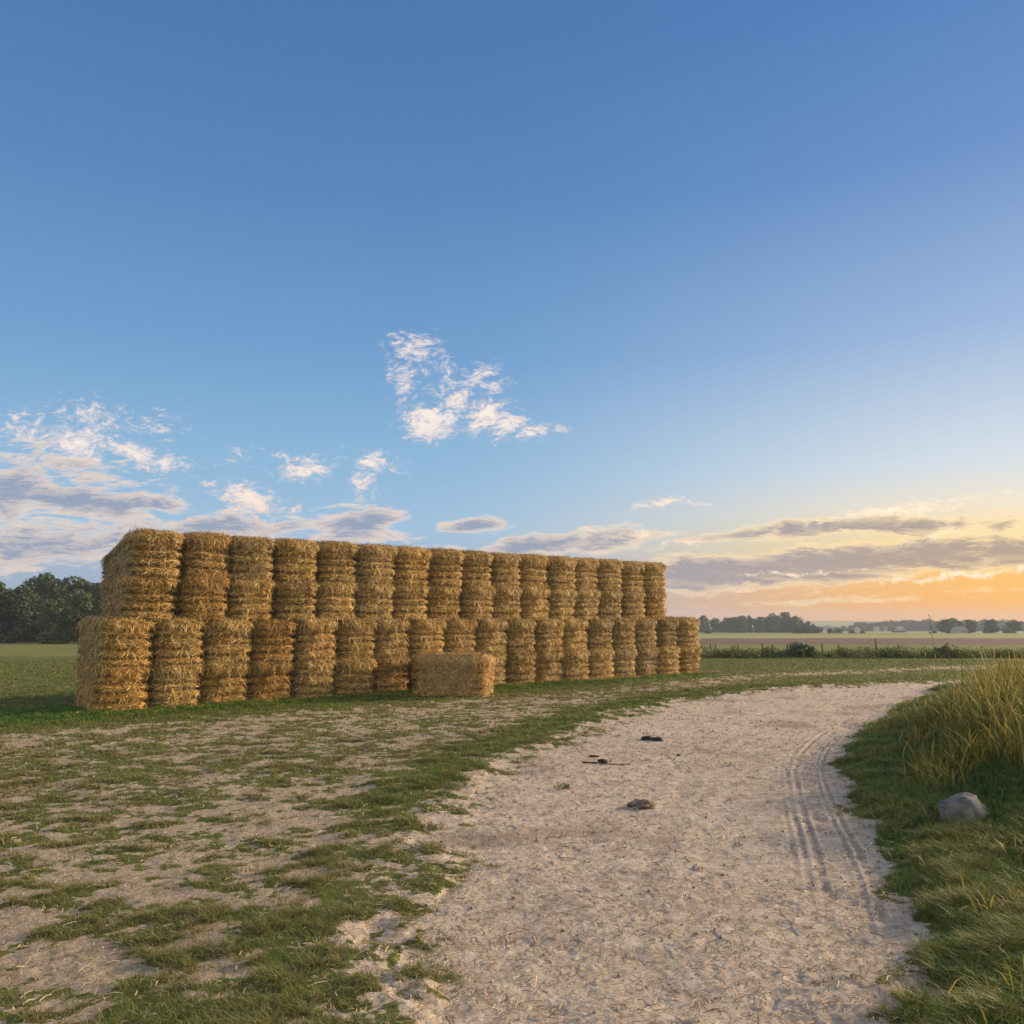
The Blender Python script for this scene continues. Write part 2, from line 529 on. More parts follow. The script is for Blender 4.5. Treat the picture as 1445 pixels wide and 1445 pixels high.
# ------------------------------------------------------------------ blades and straws
def blades(x, y, z, h, w, lean, ang, curl, tone):
    """Tapering bent blades, 5 vertices each (quad + tip)."""
    n = len(x)
    base = np.stack([x, y, z - 0.01], 1)
    side = np.stack([np.cos(ang), np.sin(ang), np.zeros(n)], 1)
    la = ang + math.pi / 2 + (rng.random(n) - .5) * 1.2
    ld = np.stack([np.cos(la), np.sin(la), np.zeros(n)], 1)
    up = np.array([0, 0, 1.0])
    mid = base + up * (h * 0.58)[:, None] + ld * (lean * h * 0.30)[:, None]
    tip = base + up * (h * (1 - 0.35 * curl))[:, None] + ld * ((lean * 0.9 + curl * 0.5) * h)[:, None]
    hw = (w / 2)[:, None]
    V = np.stack([base - side * hw, base + side * hw, mid + side * hw * 0.75, mid - side * hw * 0.75, tip], 1).reshape(-1, 3)
    o = np.arange(n)[:, None] * 5
    return V, o + np.array([[0, 1, 2, 3]]), o + np.array([[3, 2, 4]]), np.repeat(tone, 5)


def long_blades(x, y, z, h, w, lean, dirn, segs=5, tone=None):
    """Arching leaves with several segments."""
    n = len(x); t = np.linspace(0, 1, segs + 1)
    base = np.stack([x, y, z - 0.02], 1)
    ld = np.stack([np.cos(dirn), np.sin(dirn), np.zeros(n)], 1)
    side = np.stack([-np.sin(dirn), np.cos(dirn), np.zeros(n)], 1)
    tw = (rng.random(n) - .5) * 1.6
    side = side * np.cos(tw)[:, None] + ld * np.sin(tw)[:, None]
    P = (base[:, None, :] + ld[:, None, :] * (lean[:, None] * h[:, None] * t[None] ** 2)[..., None]
         + np.array([0, 0, 1.0]) * (h[:, None] * (t[None] - 0.42 * np.clip(lean, 0, 1.3)[:, None] * t[None] ** 3))[..., None])
    wid = (w[:, None] * (np.sin(np.clip(t, 0.0, 1) * math.pi * 0.80 + 0.42) * 1.0)[None]) / 2
    wid[:, -1] = 0.0006
    A = P - side[:, None, :] * wid[..., None]; B = P + side[:, None, :] * wid[..., None]
    V = np.stack([A, B], 2).reshape(-1, 3)
    q = np.array([[2 * k, 2 * k + 1, 2 * k + 3, 2 * k + 2] for k in range(segs)])
    Fq = (np.arange(n)[:, None, None] * (2 * (segs + 1)) + q[None]).reshape(-1, 4)
    return V, Fq, np.repeat(tone if tone is not None else rng.random(n), 2 * (segs + 1))


def sample_wedge(n, r0, r1, half=0.60):
    r = np.sqrt(rng.random(n) * (r1 ** 2 - r0 ** 2) + r0 ** 2)
    a = (rng.random(n) * 2 - 1) * half
    return r * np.sin(a), r * np.cos(a)


def under_stack(x, y):
    fr, al = stack_front(x, y)
    return (fr < -0.06) & (fr > -2.25) & (al > 0.05) & (al < 18 * PITCH - 0.05)


def build_grass():
    m = leaf_mat('meadow_grass', [(0.0, (0.040, 0.185, 0.012)), (0.25, (0.085, 0.200, 0.022)), (0.55, (0.18, 0.200, 0.048)), (0.78, (0.25, 0.215, 0.090)), (1.0, (0.50, 0.41, 0.21))], 0.3, tone=True)
    mb = MB(); tones = []
    for n, r0, r1, hk, wk in ((330000, 3.3, 8.5, 1.0, 0.005), (420000, 8.5, 16, 1.0, 0.009), (420000, 16, 30, 1.1, 0.018), (150000, 30, 52, 1.2, 0.035)):
        x, y = sample_wedge(n, r0, r1)
        F = fields(x, y); s = sandiness(x, y, F)
        fr, al = stack_front(x, y)
        tuft = fbm(x * 3.5, y * 3.5, 3, 101)
        dens = np.clip(1 - s * 1.05, 0, 1) * (0.30 + 0.70 * sstep(0.36, 0.56, tuft))
        dens = np.maximum(dens, 0.012 * (1 - sstep(0.2, -0.3, F['sdr'])))
        lush = sstep(2.4, 0.6, np.abs(fr + 0.3)) * (al > -5) * (al < 22)
        dens = np.maximum(dens, 0.9 * lush * (F['sdr'] > 0))
        dens = np.where(F['right'], np.maximum(dens, 0.6 * sstep(0.1, 0.5, F['dr'] + (tuft - .5))), dens)
        zone = worn_zone(x, y, F) * sstep(-0.5, 0.3, F['sdr'])
        dens = np.maximum(dens, 0.20 * zone)
        keep = (rng.random(n) < dens) & ~under_stack(x, y) & (np.abs(x) < 40)
        zone = zone[keep]
        x, y, tuft, lush = x[keep], y[keep], tuft[keep], lush[keep]
        F2 = {k: v[keep] for k, v in F.items()}
        k = len(x); z = ground_height(x, y, F2)
        vg = sstep(1.8, 0.3, F2['dl']) * (~F2['ins'])
        h = (0.022 + 0.040 * rng.random(k) + 0.03 * sstep(0.5, 0.7, tuft)) * hk * (1 + 0.9 * lush + 0.35 * vg) * (1 - 0.5 * sstep(0.0, 0.25, s[keep]))
        h = np.where(F2['right'], h * 1.7, h)
        worn = sstep(0.0, 0.35, s[keep])
        tone = np.clip(0.50 + (tuft - .5) * 0.6 + (rng.random(k) - .5) * 0.6 - 0.34 * lush - 0.03 * vg + 0.12 * worn + 0.20 * zone * ~F2['right'] + 0.02 * (y > 26) * (1 - lush), 0, 1)
        tone = np.where(F2['right'], np.clip(tone - 0.08, 0, 1), tone)
        w = wk * (0.6 + 0.8 * rng.random(k))
        V, q, tr, tn = blades(x, y, z, h, w, 0.5 + rng.random(k) * 0.9, rng.random(k) * 6.28, rng.random(k), tone)
        mb.v.append(V); mb.f.append(q + mb.n); mb.f.append(tr + mb.n); mb.m += [np.zeros(len(q)), np.zeros(len(tr))]; mb.n += len(V)
        tones.append(tn)
    tag(link('grass', mb.mesh('grass', [m], True, dict(tone=np.concatenate(tones)))), 'short patchy meadow grass on sandy soil between stack and track', 'grass', kind='stuff')


def build_bank():
    m = leaf_mat('bank_grass', [(0.0, (0.022, 0.070, 0.022)), (0.30, (0.060, 0.120, 0.024)), (0.52, (0.17, 0.185, 0.030)), (0.75, (0.38, 0.29, 0.060)), (1.0, (0.58, 0.43, 0.16))], 0.35, tone=True)
    mb = MB(); tones = []
    # medium tufts over the whole bank
    n = 110000
    x = rng.random(n) * 11 + 2.4; y = rng.random(n) * 19 + 4
    F = fields(x, y); tf = fbm(x * 1.4, y * 1.4, 3, 111)
    dens = F['right'] * sstep(0.05, 1.1, F['dr'] + (tf - .5) * 1.2)
    keep = (rng.random(n) < dens) & (np.abs(np.arctan2(x, y)) < 0.66)
    x, y, tf = x[keep], y[keep], tf[keep]; F = {k: v[keep] for k, v in F.items()}
    k = len(x); z = ground_height(x, y, F)
    tallness = sstep(0.3, 2.2, F['dr']) * sstep(8.0, 11.0, y)
    h = (0.08 + 0.15 * rng.random(k)) * (0.6 + 1.5 * tallness * (0.4 + 0.6 * rng.random(k)) + 0.5 * sstep(.5, .65, tf))
    tone = np.clip(0.36 + (tf - .5) * 1.5 + (rng.random(k) - .5) * 0.6 + 0.16 * tallness, 0, 1)
    V, q, tn = long_blades(x, y, z, h, 0.005 + 0.007 * rng.random(k), 0.3 + 1.0 * rng.random(k), rng.random(k) * 6.28, 3, tone)
    mb.add(V, q); tones.append(tn)
    # tall reed-like leaves at the crest
    cl = []
    for _ in range(240):
        cx = 5.0 + rng.random() * 7.0; cy = 10.2 + rng.random() * 9.0
        cl.append((cx, cy))
    cl = np.array(cl); Fc = fields(cl[:, 0], cl[:, 1])
    ok = Fc['right'] & (Fc['dr'] > 1.1)
    cl, dr = cl[ok], Fc['dr'][ok]
    X, Y, H, W, L, D, T = [], [], [], [], [], [], []
    for (cx, cy), d in zip(cl, dr):
        k = 64
        t = float(sstep(0.9, 2.6, d))
        X.append(cx + rng.normal(0, .16, k)); Y.append(cy + rng.normal(0, .16, k))
        H.append((0.30 + (0.72 + .16 * float(sstep(5.8, 7.2, cx))) * t) * (0.35 + 0.65 * rng.random(k) + 0.35 * (rng.random(k) < .08)))
        W.append(0.008 + 0.016 * rng.random(k)); L.append(0.15 + 0.75 * rng.random(k) ** 1.5); D.append(rng.random(k) * 6.28)
        T.append(np.clip(0.60 + 0.06 * t + rng.normal(0, .15) + rng.normal(0, .2, k), 0, 1))
    X, Y, H, W, L, D, T = map(np.concatenate, (X, Y, H, W, L, D, T))
    V, q, tn = long_blades(X, Y, ground_height(X, Y), H, W, L, D, 6, T)
    mb.add(V, q); tones.append(tn)
    tag(link('bank_grass', mb.mesh('bank_grass', [m], True, dict(tone=np.concatenate(tones)))), 'tall golden green grass on the bank beside the track bend', 'tall grass', kind='stuff')
    return m


def build_pebbles():
    m = leaf_mat('pebble_stone', [(0.0, (0.10, 0.09, 0.08)), (0.5, (0.28, 0.25, 0.22)), (1.0, (0.55, 0.50, 0.45))], 0.0)
    x, y = sample_wedge(9000, 3.4, 20.0)
    F = fields(x, y); keep = (F['sdr'] < 0.1) & (fbm(x * 1.2, y * 1.2, 3, 131) + .25 * rng.random(len(x)) > .52)
    x, y = x[keep], y[keep]; F = {k: v[keep] for k, v in F.items()}
    k = len(x); c = np.stack([x, y, ground_height(x, y, F) + .002], 1)
    r = (0.004 + 0.016 * rng.random(k) ** 3)[:, None] * (0.7 + np.hypot(x, y) / 45)[:, None]
    a = rng.random(k) * 6.28
    V = []
    for t in range(6):
        an = a + t * math.pi / 3; rr = r * (0.7 + .6 * rng.random((k, 1)))
        V.append(c + np.stack([np.cos(an), np.sin(an), 0 * an], 1) * rr)
    for t in range(6):
        an = a + t * math.pi / 3 + .2; rr = r * (0.45 + .35 * rng.random((k, 1)))
        V.append(c + np.stack([np.cos(an), np.sin(an), 0 * an], 1) * rr + np.array([0, 0, .75]) * r * (0.7 + .5 * rng.random((k, 1))))
    V = np.stack(V, 1).reshape(-1, 3); o = np.arange(k)[:, None] * 12
    mb = MB()
    mb.add(V, np.concatenate([o + np.array([[t, (t + 1) % 6, 6 + (t + 1) % 6, 6 + t]]) for t in range(6)]))
    mb.f.append(o + np.array([[6, 7, 8, 9, 10, 11]])); mb.m.append(np.zeros(k))
    tag(link('gravel', mb.mesh('gravel', [m], False)), 'small stones scattered over the sandy track', 'gravel', kind='stuff')


def build_litter():
    """loose straw bits and crumbs trodden into the sand"""
    m = leaf_mat('trodden_straw', [(0.0, (0.05, 0.035, 0.022)), (0.45, (0.19, 0.13, 0.08)), (0.7, (0.42, 0.32, 0.21)), (1.0, (0.72, 0.58, 0.42))], 0.0)
    mb = MB()
    for n, r0, r1, sc in ((16000, 3.4, 8, 1.0), (16000, 8, 17, 1.6), (8000, 17, 34, 2.8)):
        x, y = sample_wedge(n, r0, r1)
        F = fields(x, y); fr, al = stack_front(x, y)
        keep = ((F['sdr'] < 0.3) | (rng.random(n) < 0.5)) & ~F['right'] & (~under_stack(x, y))
        x, y = x[keep], y[keep]; F = {k: v[keep] for k, v in F.items()}
        k = len(x); z = ground_height(x, y, F) + 0.006
        a = rng.random(k) * 6.28; l = (0.03 + 0.10 * rng.random(k) ** 2) * sc ** 0.5; w = 0.0045 * sc * (0.5 + rng.random(k))
        cv = (rng.random(k) - .5) * 0.9
        pts = []
        for s in (-.5, 0, .5):
            px = x + np.cos(a) * l * s - np.sin(a) * l * cv * (s * s)
            py = y + np.sin(a) * l * s + np.cos(a) * l * cv * (s * s)
            pts.append(np.stack([px, py, z + 0.008 * (s == 0) * sc + rng.random(k) * 0.01], 1))
        sd = np.stack([-np.sin(a), np.cos(a), rng.random(k) - .3], 1) * (w / 2)[:, None]
        V = np.stack([pts[0] - sd, pts[0] + sd, pts[1] - sd, pts[1] + sd, pts[2] - sd, pts[2] + sd], 1).reshape(-1, 3)
        o = np.arange(k)[:, None] * 6
        mb.add(V, np.concatenate([o + np.array([[0, 1, 3, 2]]), o + np.array([[2, 3, 5, 4]])]))
    # a skirt of fallen straw along the foot of the stack
    k = 4000
    al = rng.random(k) * (18 * PITCH + 1.5) - .7; fr = np.abs(rng.normal(0, .22, k)) + .02
    x = P0[0] + RD[0] * al - RN[0] * fr; y = P0[1] + RD[1] * al - RN[1] * fr
    tx = -1.72 + rng.normal(0, 1.0, 500); ty = 24.35 + rng.normal(0, .25, 500)
    x = np.r_[x, tx]; y = np.r_[y, ty]; k = len(x)
    z = ground_height(x, y) + 0.035 + 0.02 * rng.random(k)
    a = rng.random(k) * 6.28; l = 0.08 + 0.20 * rng.random(k); w = 0.010 * (0.5 + rng.random(k))
    dx = np.stack([np.cos(a), np.sin(a), rng.normal(0, .25, k)], 1) * l[:, None] / 2
    sd = np.stack([-np.sin(a), np.cos(a), rng.random(k) - .3], 1) * (w / 2)[:, None]
    c = np.stack([x, y, z], 1)
    V = np.stack([c - dx - sd, c - dx + sd, c + sd + [0, 0, .02], c - sd + [0, 0, .02], c + dx + sd, c + dx - sd], 1).reshape(-1, 3)
    o = np.arange(k)[:, None] * 6
    mb.add(V, np.concatenate([o + np.array([[0, 1, 2, 3]]), o + np.array([[3, 2, 4, 5]])]), 1)
    build_pebbles()
    tag(link('straw_litter', mb.mesh('straw_litter', [m, M_STALK], True)), 'bits of broken straw and chaff trodden into the sandy ground', 'straw litter', kind='stuff')


# ------------------------------------------------------------------ straw bales
def bale_mesh(seed, n_stalk=4800):
    g = np.random.default_rng(seed)
    mb = MB()
    hx, hy = BW / 2, BL / 2
    # grid on the wall of a rounded box: u runs round, v runs up
    r = 0.30
    per = []
    for (sx, sy, n, ax) in ((-1, -1, 40, 0), (1, -1, 56, 1), (1, 1, 26, 2), (-1, 1, 56, 3)):
        per.append((sx, sy, n, ax))
    def corner_ring():
        pts = []
        def seg(a, b, n):
            for i in range(n):
                pts.append(np.array(a) + (np.array(b) - np.array(a)) * i / n)
        def arc(c, a0, n=12):
            for i in range(n):
                t = a0 + (math.pi / 2) * i / n
                pts.append(np.array(c) + r * np.array([math.cos(t), math.sin(t)]))
        seg((-hx + r, -hy), (hx - r, -hy), 30); arc((hx - r, -hy + r), -math.pi / 2)
        seg((hx, -hy + r), (hx, hy - r), 60); arc((hx - r, hy - r), 0)
        seg((hx - r, hy), (-hx + r, hy), 24); arc((-hx + r, hy - r), math.pi / 2)
        seg((-hx, hy - r), (-hx, -hy + r), 60); arc((-hx + r, -hy + r), math.pi)
        return np.array(pts)
    ring = corner_ring(); N = len(ring)
    tan = np.roll(ring, -1, 0) - np.roll(ring, 1, 0)
    nrm = np.stack([tan[:, 1], -tan[:, 0]], 1); nrm /= np.linalg.norm(nrm, axis=1)[:, None]
    nv = 72
    zz = np.linspace(0, BH, nv)
    nb = 5; cuts = np.sort((np.arange(1, nb) + (g.random(nb - 1) - .5) * 0.35) / nb) * BH
    edges = np.r_[0, cuts, BH]
    U = np.arange(N)[None, :] + 0 * zz[:, None]
    Z = zz[:, None] + 0 * U
    Xr = ring[:, 0][None, :] + 0 * Z; Yr = ring[:, 1][None, :] + 0 * Z
    so = seed * 13.7
    # flakes: bands bulge between grooves, strongest at the two cut ends
    wob = (fbm(Xr * 1.4 + so, Z * 1.2 + Yr * 1.2, 3, seed + 1) - .5) * 0.10
    zb = Z + wob
    dmin = np.min(np.abs(zb[..., None] - edges[None, None, :]), axis=-1)
    band = np.clip(dmin / 0.085, 0, 1) ** 0.55
    endw = 0.12 + 0.88 * sstep(0.75, 0.25, np.minimum(np.abs(Yr + hy), np.abs(Yr - hy)))
    disp = 0.100 * (band - 0.85) * endw + 0.035 * (1 - (Xr / hx) ** 2) * (Yr < 0) * endw
    disp = disp + (fbm(Xr * 3 + so, Z * 3.4, 4, seed + 5, z=Yr * 3) - .5) * 0.11
    disp = disp + (fbm(Xr * 11 + so, Z * 13, 3, seed + 9, z=Yr * 11) - .5) * 0.045
    # rounded over at top and bottom
    tb = np.minimum(Z, BH - Z)
    disp = disp - 0.075 * np.clip(1 - tb / 0.10, 0, 1) ** 2
    # belly of the whole bale
    disp = disp + 0.02 * np.sin(np.clip(Z / BH, 0, 1) * math.pi) - 0.02
    PX = Xr + nrm[:, 0][None] * disp; PY = Yr + nrm[:, 1][None] * disp
    PZ = Z + (fbm(Xr * 4 + so, Yr * 4, 3, seed + 15) - .5) * 0.10 * sstep(BH * .7, BH, Z)
    V = np.stack([PX, PY, PZ], -1).reshape(-1, 3)
    i = np.arange(nv - 1)[:, None] * N; j = np.arange(N)[None]; jn = (j + 1) % N
    Q = np.stack([i + j, i + jn, i + N + jn, i + N + j], -1).reshape(-1, 4)
    mb.add(V, Q, 0)
    # top and bottom: shrunken rings
    for top in (0, 1):
        src = V.reshape(nv, N, 3)[-1 if top else 0]
        rings = [src]
        cen = src.mean(0)
        for s in (0.93, 0.8, 0.6, 0.35, 0.1):
            p = cen + (src - cen) * s
            p[:, 2] = src[:, 2].mean() * 0.5 + src[:, 2] * 0.5
            if top:
                p[:, 2] += 0.025 + (fbm(p[:, 0] * 5 + so, p[:, 1] * 5, 4, seed + 25) - .5) * 0.09
            else:
                p[:, 2] = 0.0
            rings.append(p)
        VV = np.concatenate(rings); FF = []
        for k in range(len(rings) - 1):
            a = k * N + np.arange(N); b = k * N + (np.arange(N) + 1) % N
            FF.append(np.stack([a, b, b + N, a + N], 1))
        FF = np.concatenate(FF)
        if not top: FF = FF[:, ::-1]
        c = (len(rings) - 1) * N
        mb.add(VV, FF, 0)
        mb.add(VV[c:], [list(range(N))] if top else [list(range(N))[::-1]], 0)
    # ---- stalks
    def ribbons(P, D, Nn, ln, wd, lift, bend, droop, segs=4):
        k = len(P); t = np.linspace(0, 1, segs + 1)
        S = np.cross(Nn, D); S /= np.linalg.norm(S, axis=1)[:, None] + 1e-9
        C = (P[:, None] + D[:, None] * (ln[:, None] * (t[None] - .3))[..., None]
             + Nn[:, None] * (0.006 + lift[:, None] * np.sin(t * math.pi)[None] ** 1 + bend[:, None, 0] * t[None] ** 2)[..., None]
             + S[:, None] * (bend[:, None, 1] * ln[:, None] * (t[None] - .5) ** 2)[..., None]
             - np.array([0, 0, 1.0]) * (droop[:, None] * t[None] ** 2)[..., None])
        roll = (g.random(k) - .5) * 1.2
        Sv = S * np.cos(roll)[:, None] + Nn * np.sin(roll)[:, None]
        hw = (wd[:, None] / 2 * np.array([0.6, 1, 1, .9, .35])[None, :segs + 1])
        A = C - Sv[:, None] * hw[..., None]; B = C + Sv[:, None] * hw[..., None]
        VV = np.stack([A, B], 2).reshape(-1, 3)
        q = np.array([[2 * a, 2 * a + 1, 2 * a + 3, 2 * a + 2] for a in range(segs)])
        mb.add(VV, (np.arange(k)[:, None, None] * (2 * segs + 2) + q[None]).reshape(-1, 4), 1)
    VR = V.reshape(nv, N, 3)
    N3 = np.concatenate([nrm, np.zeros((N, 1))], 1)
    wts = np.ones(N); fy = ring[:, 1]
    wts[fy < -hy + 0.3] = 2.4; wts[fy > hy - 0.2] = 0.5
    wts[(fy >= -hy + 0.3) & (fy < 0.2)] = 1.1
    wts /= wts.sum()
    def pick(k, zlo=0, zhi=1):
        u = g.choice(N, k, p=wts); v = (g.random(k) * (zhi - zlo) + zlo) * (nv - 1); v = v.astype(int)
        bad = (band[v, u] < 0.80) & (g.random(k) < 0.9) & (np.abs(np.abs(ring[u, 1]) - hy) < .35) & (zlo < .5) & (zhi > .5)
        v = np.where(bad, np.clip(v + 5, 0, nv - 1), v)
        return VR[v, u] + (g.random((k, 3)) - .5) * 0.02, N3[u], ring[u]
    UP = np.array([0, 0, 1.0])
    # lying flat: mostly along the flakes at the ends, any way at the sides
    k = n_stalk
    P, Nn, rg = pick(k)
    isend = np.abs(np.abs(rg[:, 1]) - hy) < 0.3
    tg = np.cross(UP, Nn); end = (np.abs(np.abs(rg[:, 1]) - hy) < 0.3)
    th = np.where(end, np.where(g.random(k) < .72, g.normal(0, 0.22, k), g.normal(0, .8, k)), g.normal(0.6, 1.0, k)) + (g.random(k) < .5) * math.pi
    D = tg * np.cos(th)[:, None] + UP * np.sin(th)[:, None]
    ribbons(P, D, Nn, np.where(isend, 0.07 + 0.16 * g.random(k), 0.12 + 0.22 * g.random(k)), np.where(isend, 0.005 + 0.008 * g.random(k), 0.007 + 0.009 * g.random(k)), np.where(isend, 0.004 + 0.010 * g.random(k), 0.008 + 0.025 * g.random(k)), np.stack([g.normal(0, .012, k), g.normal(0, .9, k)], 1), 0.02 * g.random(k))
    # frayed ones that hang out
    k = int(n_stalk * 0.17)
    P, Nn, rg = pick(k)
    th = g.random(k) * 6.28; tg = np.cross(UP, Nn)
    D = tg * np.cos(th)[:, None] * 0.8 + UP * np.sin(th)[:, None] * 0.6 + Nn * (0.25 + 0.45 * g.random(k))[:, None]
    D /= np.linalg.norm(D, axis=1)[:, None]
    ribbons(P, D, Nn, 0.08 + 0.15 * g.random(k), 0.006 + 0.010 * g.random(k), 0.01 + 0.02 * g.random(k), np.stack([g.normal(0, .01, k), g.normal(0, .8, k)], 1), 0.02 + 0.08 * g.random(k))
    # fringe along the top edge, hanging over the bale below or standing up
    k = int(n_stalk * 0.38)
    P, Nn, rg = pick(k, 0.91, 1.0)
    P = P + Nn * 0.03
    tg = np.cross(UP, Nn); th = g.normal(-1.2, 0.9, k)
    D = tg * np.cos(th)[:, None] + UP * np.sin(th)[:, None] * 0.8 + Nn * (0.25 + 0.45 * g.random(k) ** 2)[:, None]
    D /= np.linalg.norm(D, axis=1)[:, None]
    ribbons(P, D, Nn, 0.10 + 0.20 * g.random(k), 0.006 + 0.010 * g.random(k), 0.015 + 0.03 * g.random(k), np.stack([g.normal(0, .01, k), g.normal(0, .8, k)], 1), 0.03 + 0.09 * g.random(k))
    # bottom fringe
    k = int(n_stalk * 0.12)
    P, Nn, rg = pick(k, 0.0, 0.07)
    P[:, 2] = np.maximum(P[:, 2], 0.02)
    tg = np.cross(UP, Nn); th = g.normal(0, .5, k) + (g.random(k) < .5) * math.pi
    D = tg * np.cos(th)[:, None] + UP * np.sin(th)[:, None] * 0.3 + Nn * 0.3
    D /= np.linalg.norm(D, axis=1)[:, None]
    ribbons(P, D, Nn, 0.08 + 0.14 * g.random(k), 0.007 + 0.009 * g.random(k), 0.015 + 0.02 * g.random(k), np.stack([g.normal(0, .01, k), g.normal(0, .8, k)], 1), 0.01 + 0.03 * g.random(k))
    # tangle on the top
    k = int(n_stalk * 0.22)
    u = g.choice(N, k); s = np.sqrt(g.random(k))
    P = VR[-1, u].copy(); P[:, :2] *= s[:, None]; P[:, 2] = BH + 0.01 + 0.03 * g.random(k)
    Nn = np.tile(UP, (k, 1)); th = g.random(k) * 6.28
    D = np.stack([np.cos(th), np.sin(th), 0.15 * g.random(k) + 0.9 * (g.random(k) < .22) * g.random(k)], 1); D /= np.linalg.norm(D, axis=1)[:, None]
    ribbons(P, D, Nn, 0.10 + 0.16 * g.random(k), 0.007 + 0.008 * g.random(k), 0.01 + 0.03 * g.random(k), np.stack([g.normal(0, .01, k), g.normal(0, .8, k)], 1), 0.02 * g.random(k))
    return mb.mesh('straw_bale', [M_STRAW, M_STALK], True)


ORD = 'first second third fourth fifth sixth seventh eighth ninth tenth eleventh twelfth thirteenth fourteenth fifteenth sixteenth seventeenth eighteenth'.split()


def build_bales():
    protos = [bale_mesh(s) for s in (3, 5, 8, 13, 21, 34, 55, 89)]
    course = ['golden straw bale of the bottom course, on the grass, {} column from the left end',
              'golden straw bale of the second course, under the upper tier, {} column from left end',
              'golden straw bale of the third course, bottom of the upper tier, {} from left',
              'golden straw bale of the top course, against the sky, {} from left end']
    slump = protos[1].copy()
    co = np.zeros(len(slump.vertices) * 3, np.float32); slump.vertices.foreach_get('co', co); co = co.reshape(-1, 3)
    tt = np.clip((co[:, 1] + BL / 2 - .25) / (BL - .25), 0, 1)
    co[:, 2] *= 1 - 0.62 * tt ** 1.1 * (0.75 + .25 * np.clip(-co[:, 0] / .5, -1, 1))
    slump.vertices.foreach_set('co', co.ravel()); slump.update()
    last = -1
    cols = [(0, j) for j in range(18)] + [(1, j) for j in range(16)]
    g = np.random.default_rng(99)
    special = {(0, 4, 1): (1.08, 1.05, 1.12), (0, 3, 0): (0.80, 0.70, 0.55), (0, 3, 1): (0.78, 0.70, 0.60), (1, 15, 0): (1.0, 0.85, 0.55), (0, 0, 0): (1.06, 0.98, 0.82), (1, 1, 0): (0.85, 0.78, 0.68), (0, 6, 0): (0.85, 0.78, 0.66)}
    for tier, j in cols:
        s = j + (0.5 if tier == 0 else 1.0)
        sx = float(np.clip(1 + g.normal(0, .018), .95, 1.02))
        for lay in (0, 1):
            c = P0 + RD * (s * PITCH) + RN * (BL / 2 + g.normal(0, .03))
            c = c + RD * g.normal(0, .018)
            if tier == 1: c = c + RN * 0.03
            sy = 1.0
            if (tier, j) == (1, 0): sy = 1.16; c = c + RN * 0.19 - RD * 0.05
            if (tier, j) == (0, 17): c = c + RD * 0.07
            if (tier, j) in ((1, 0), (0, 17)): sx = 1.03
            z = tier * TIER + lay * BH - 0.01
            gz = float(base_height(np.array([c[0]]), np.array([c[1]]))[0]) if False else 0.0
            i = int(g.integers(len(protos)))
            if i == last: i = (i + 1) % len(protos)
            last = i
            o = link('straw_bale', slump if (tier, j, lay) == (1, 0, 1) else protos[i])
            o.location = (c[0], c[1], z + gz)
            o.rotation_euler = (g.normal(0, .007), g.normal(0, .011), ROW_A + g.normal(0, .025))
            o.scale = (sx * float(1 + g.normal(0, .008)), sy, 1.015)
            t = special.get((tier, j, lay))
            if t is None:
                v = 0.97 + g.normal(0, .12); wv = g.normal(0, .06)
                t = (v, v * (1 - wv * 0.4), v * (1 - wv * 1.6))
            o.color = (*[float(np.clip(q, .5, 1.2)) for q in t], 1)
            lab = course[tier * 2 + lay].format(ORD[j])
            if (tier, j, lay) == (0, 4, 1): lab = lab.replace('golden straw bale of the', 'pale greyish bale of the')
            if (tier, j, lay) in ((0, 3, 0), (0, 3, 1)): lab = lab.replace('golden straw bale of the', 'dark brownish bale of the')
            tag(o, lab, 'straw bale', 'straw bales built into the long two tier stack')
    me = bale_mesh(144, 5200)
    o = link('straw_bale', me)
    o.location = (-1.76, 24.98, -0.02); o.rotation_euler = (0, 0, R(76)); o.scale = (0.97, 0.96, 1.05)
    o.color = (1.0, 0.95, 0.86, 1)
    tag(o, 'single loose straw bale lying lengthways on the grass in front of the stack', 'straw bale')


# ------------------------------------------------------------------ trees
M_BARK = simple_mat('bark', (0.05, 0.038, 0.028), (0.13, 0.10, 0.075), 6.0, 0.9, 0.5)
M_LEAF = leaf_mat('broadleaf_foliage', [(0.0, (0.018, 0.045, 0.020)), (0.5, (0.050, 0.090, 0.032)), (1.0, (0.16, 0.18, 0.050))], 0.2)
M_LEAF2 = leaf_mat('hedge_foliage', [(0.0, (0.028, 0.055, 0.012)), (0.5, (0.070, 0.110, 0.022)), (1.0, (0.16, 0.175, 0.040))], 0.25)


def leaf_cloud(lobes, n, size, g, inner=0.35):
    """n leaf sprays spread through the lobes (centre, radii)."""
    lob = np.array([(*c, *r) for c, r in lobes])
    vol = lob[:, 3] * lob[:, 4] + lob[:, 5] * lob[:, 3]
    k = g.choice(len(lob), n, p=vol / vol.sum())
    d = g.normal(size=(n, 3)); d /= np.linalg.norm(d, axis=1)[:, None]
    rad = 1 - inner * g.random(n) ** 2 + g.normal(0, .07, n)
    P = lob[k, :3] + d * lob[k, 3:] * rad[:, None]
    nn = d + g.normal(0, .55, (n, 3)) + np.array([0, 0, .3]); nn /= np.linalg.norm(nn, axis=1)[:, None]
    a = np.cross(nn, g.normal(size=(n, 3))); a /= np.linalg.norm(a, axis=1)[:, None]
    b = np.cross(nn, a)
    s = size * (0.5 + 0.9 * g.random(n))[:, None]
    V = np.stack([P - a * s, P - b * s * .55 + nn * s * .15, P + a * s, P + b * s * .6], 1).reshape(-1, 3)
    return V, np.arange(4 * n).reshape(-1, 4)


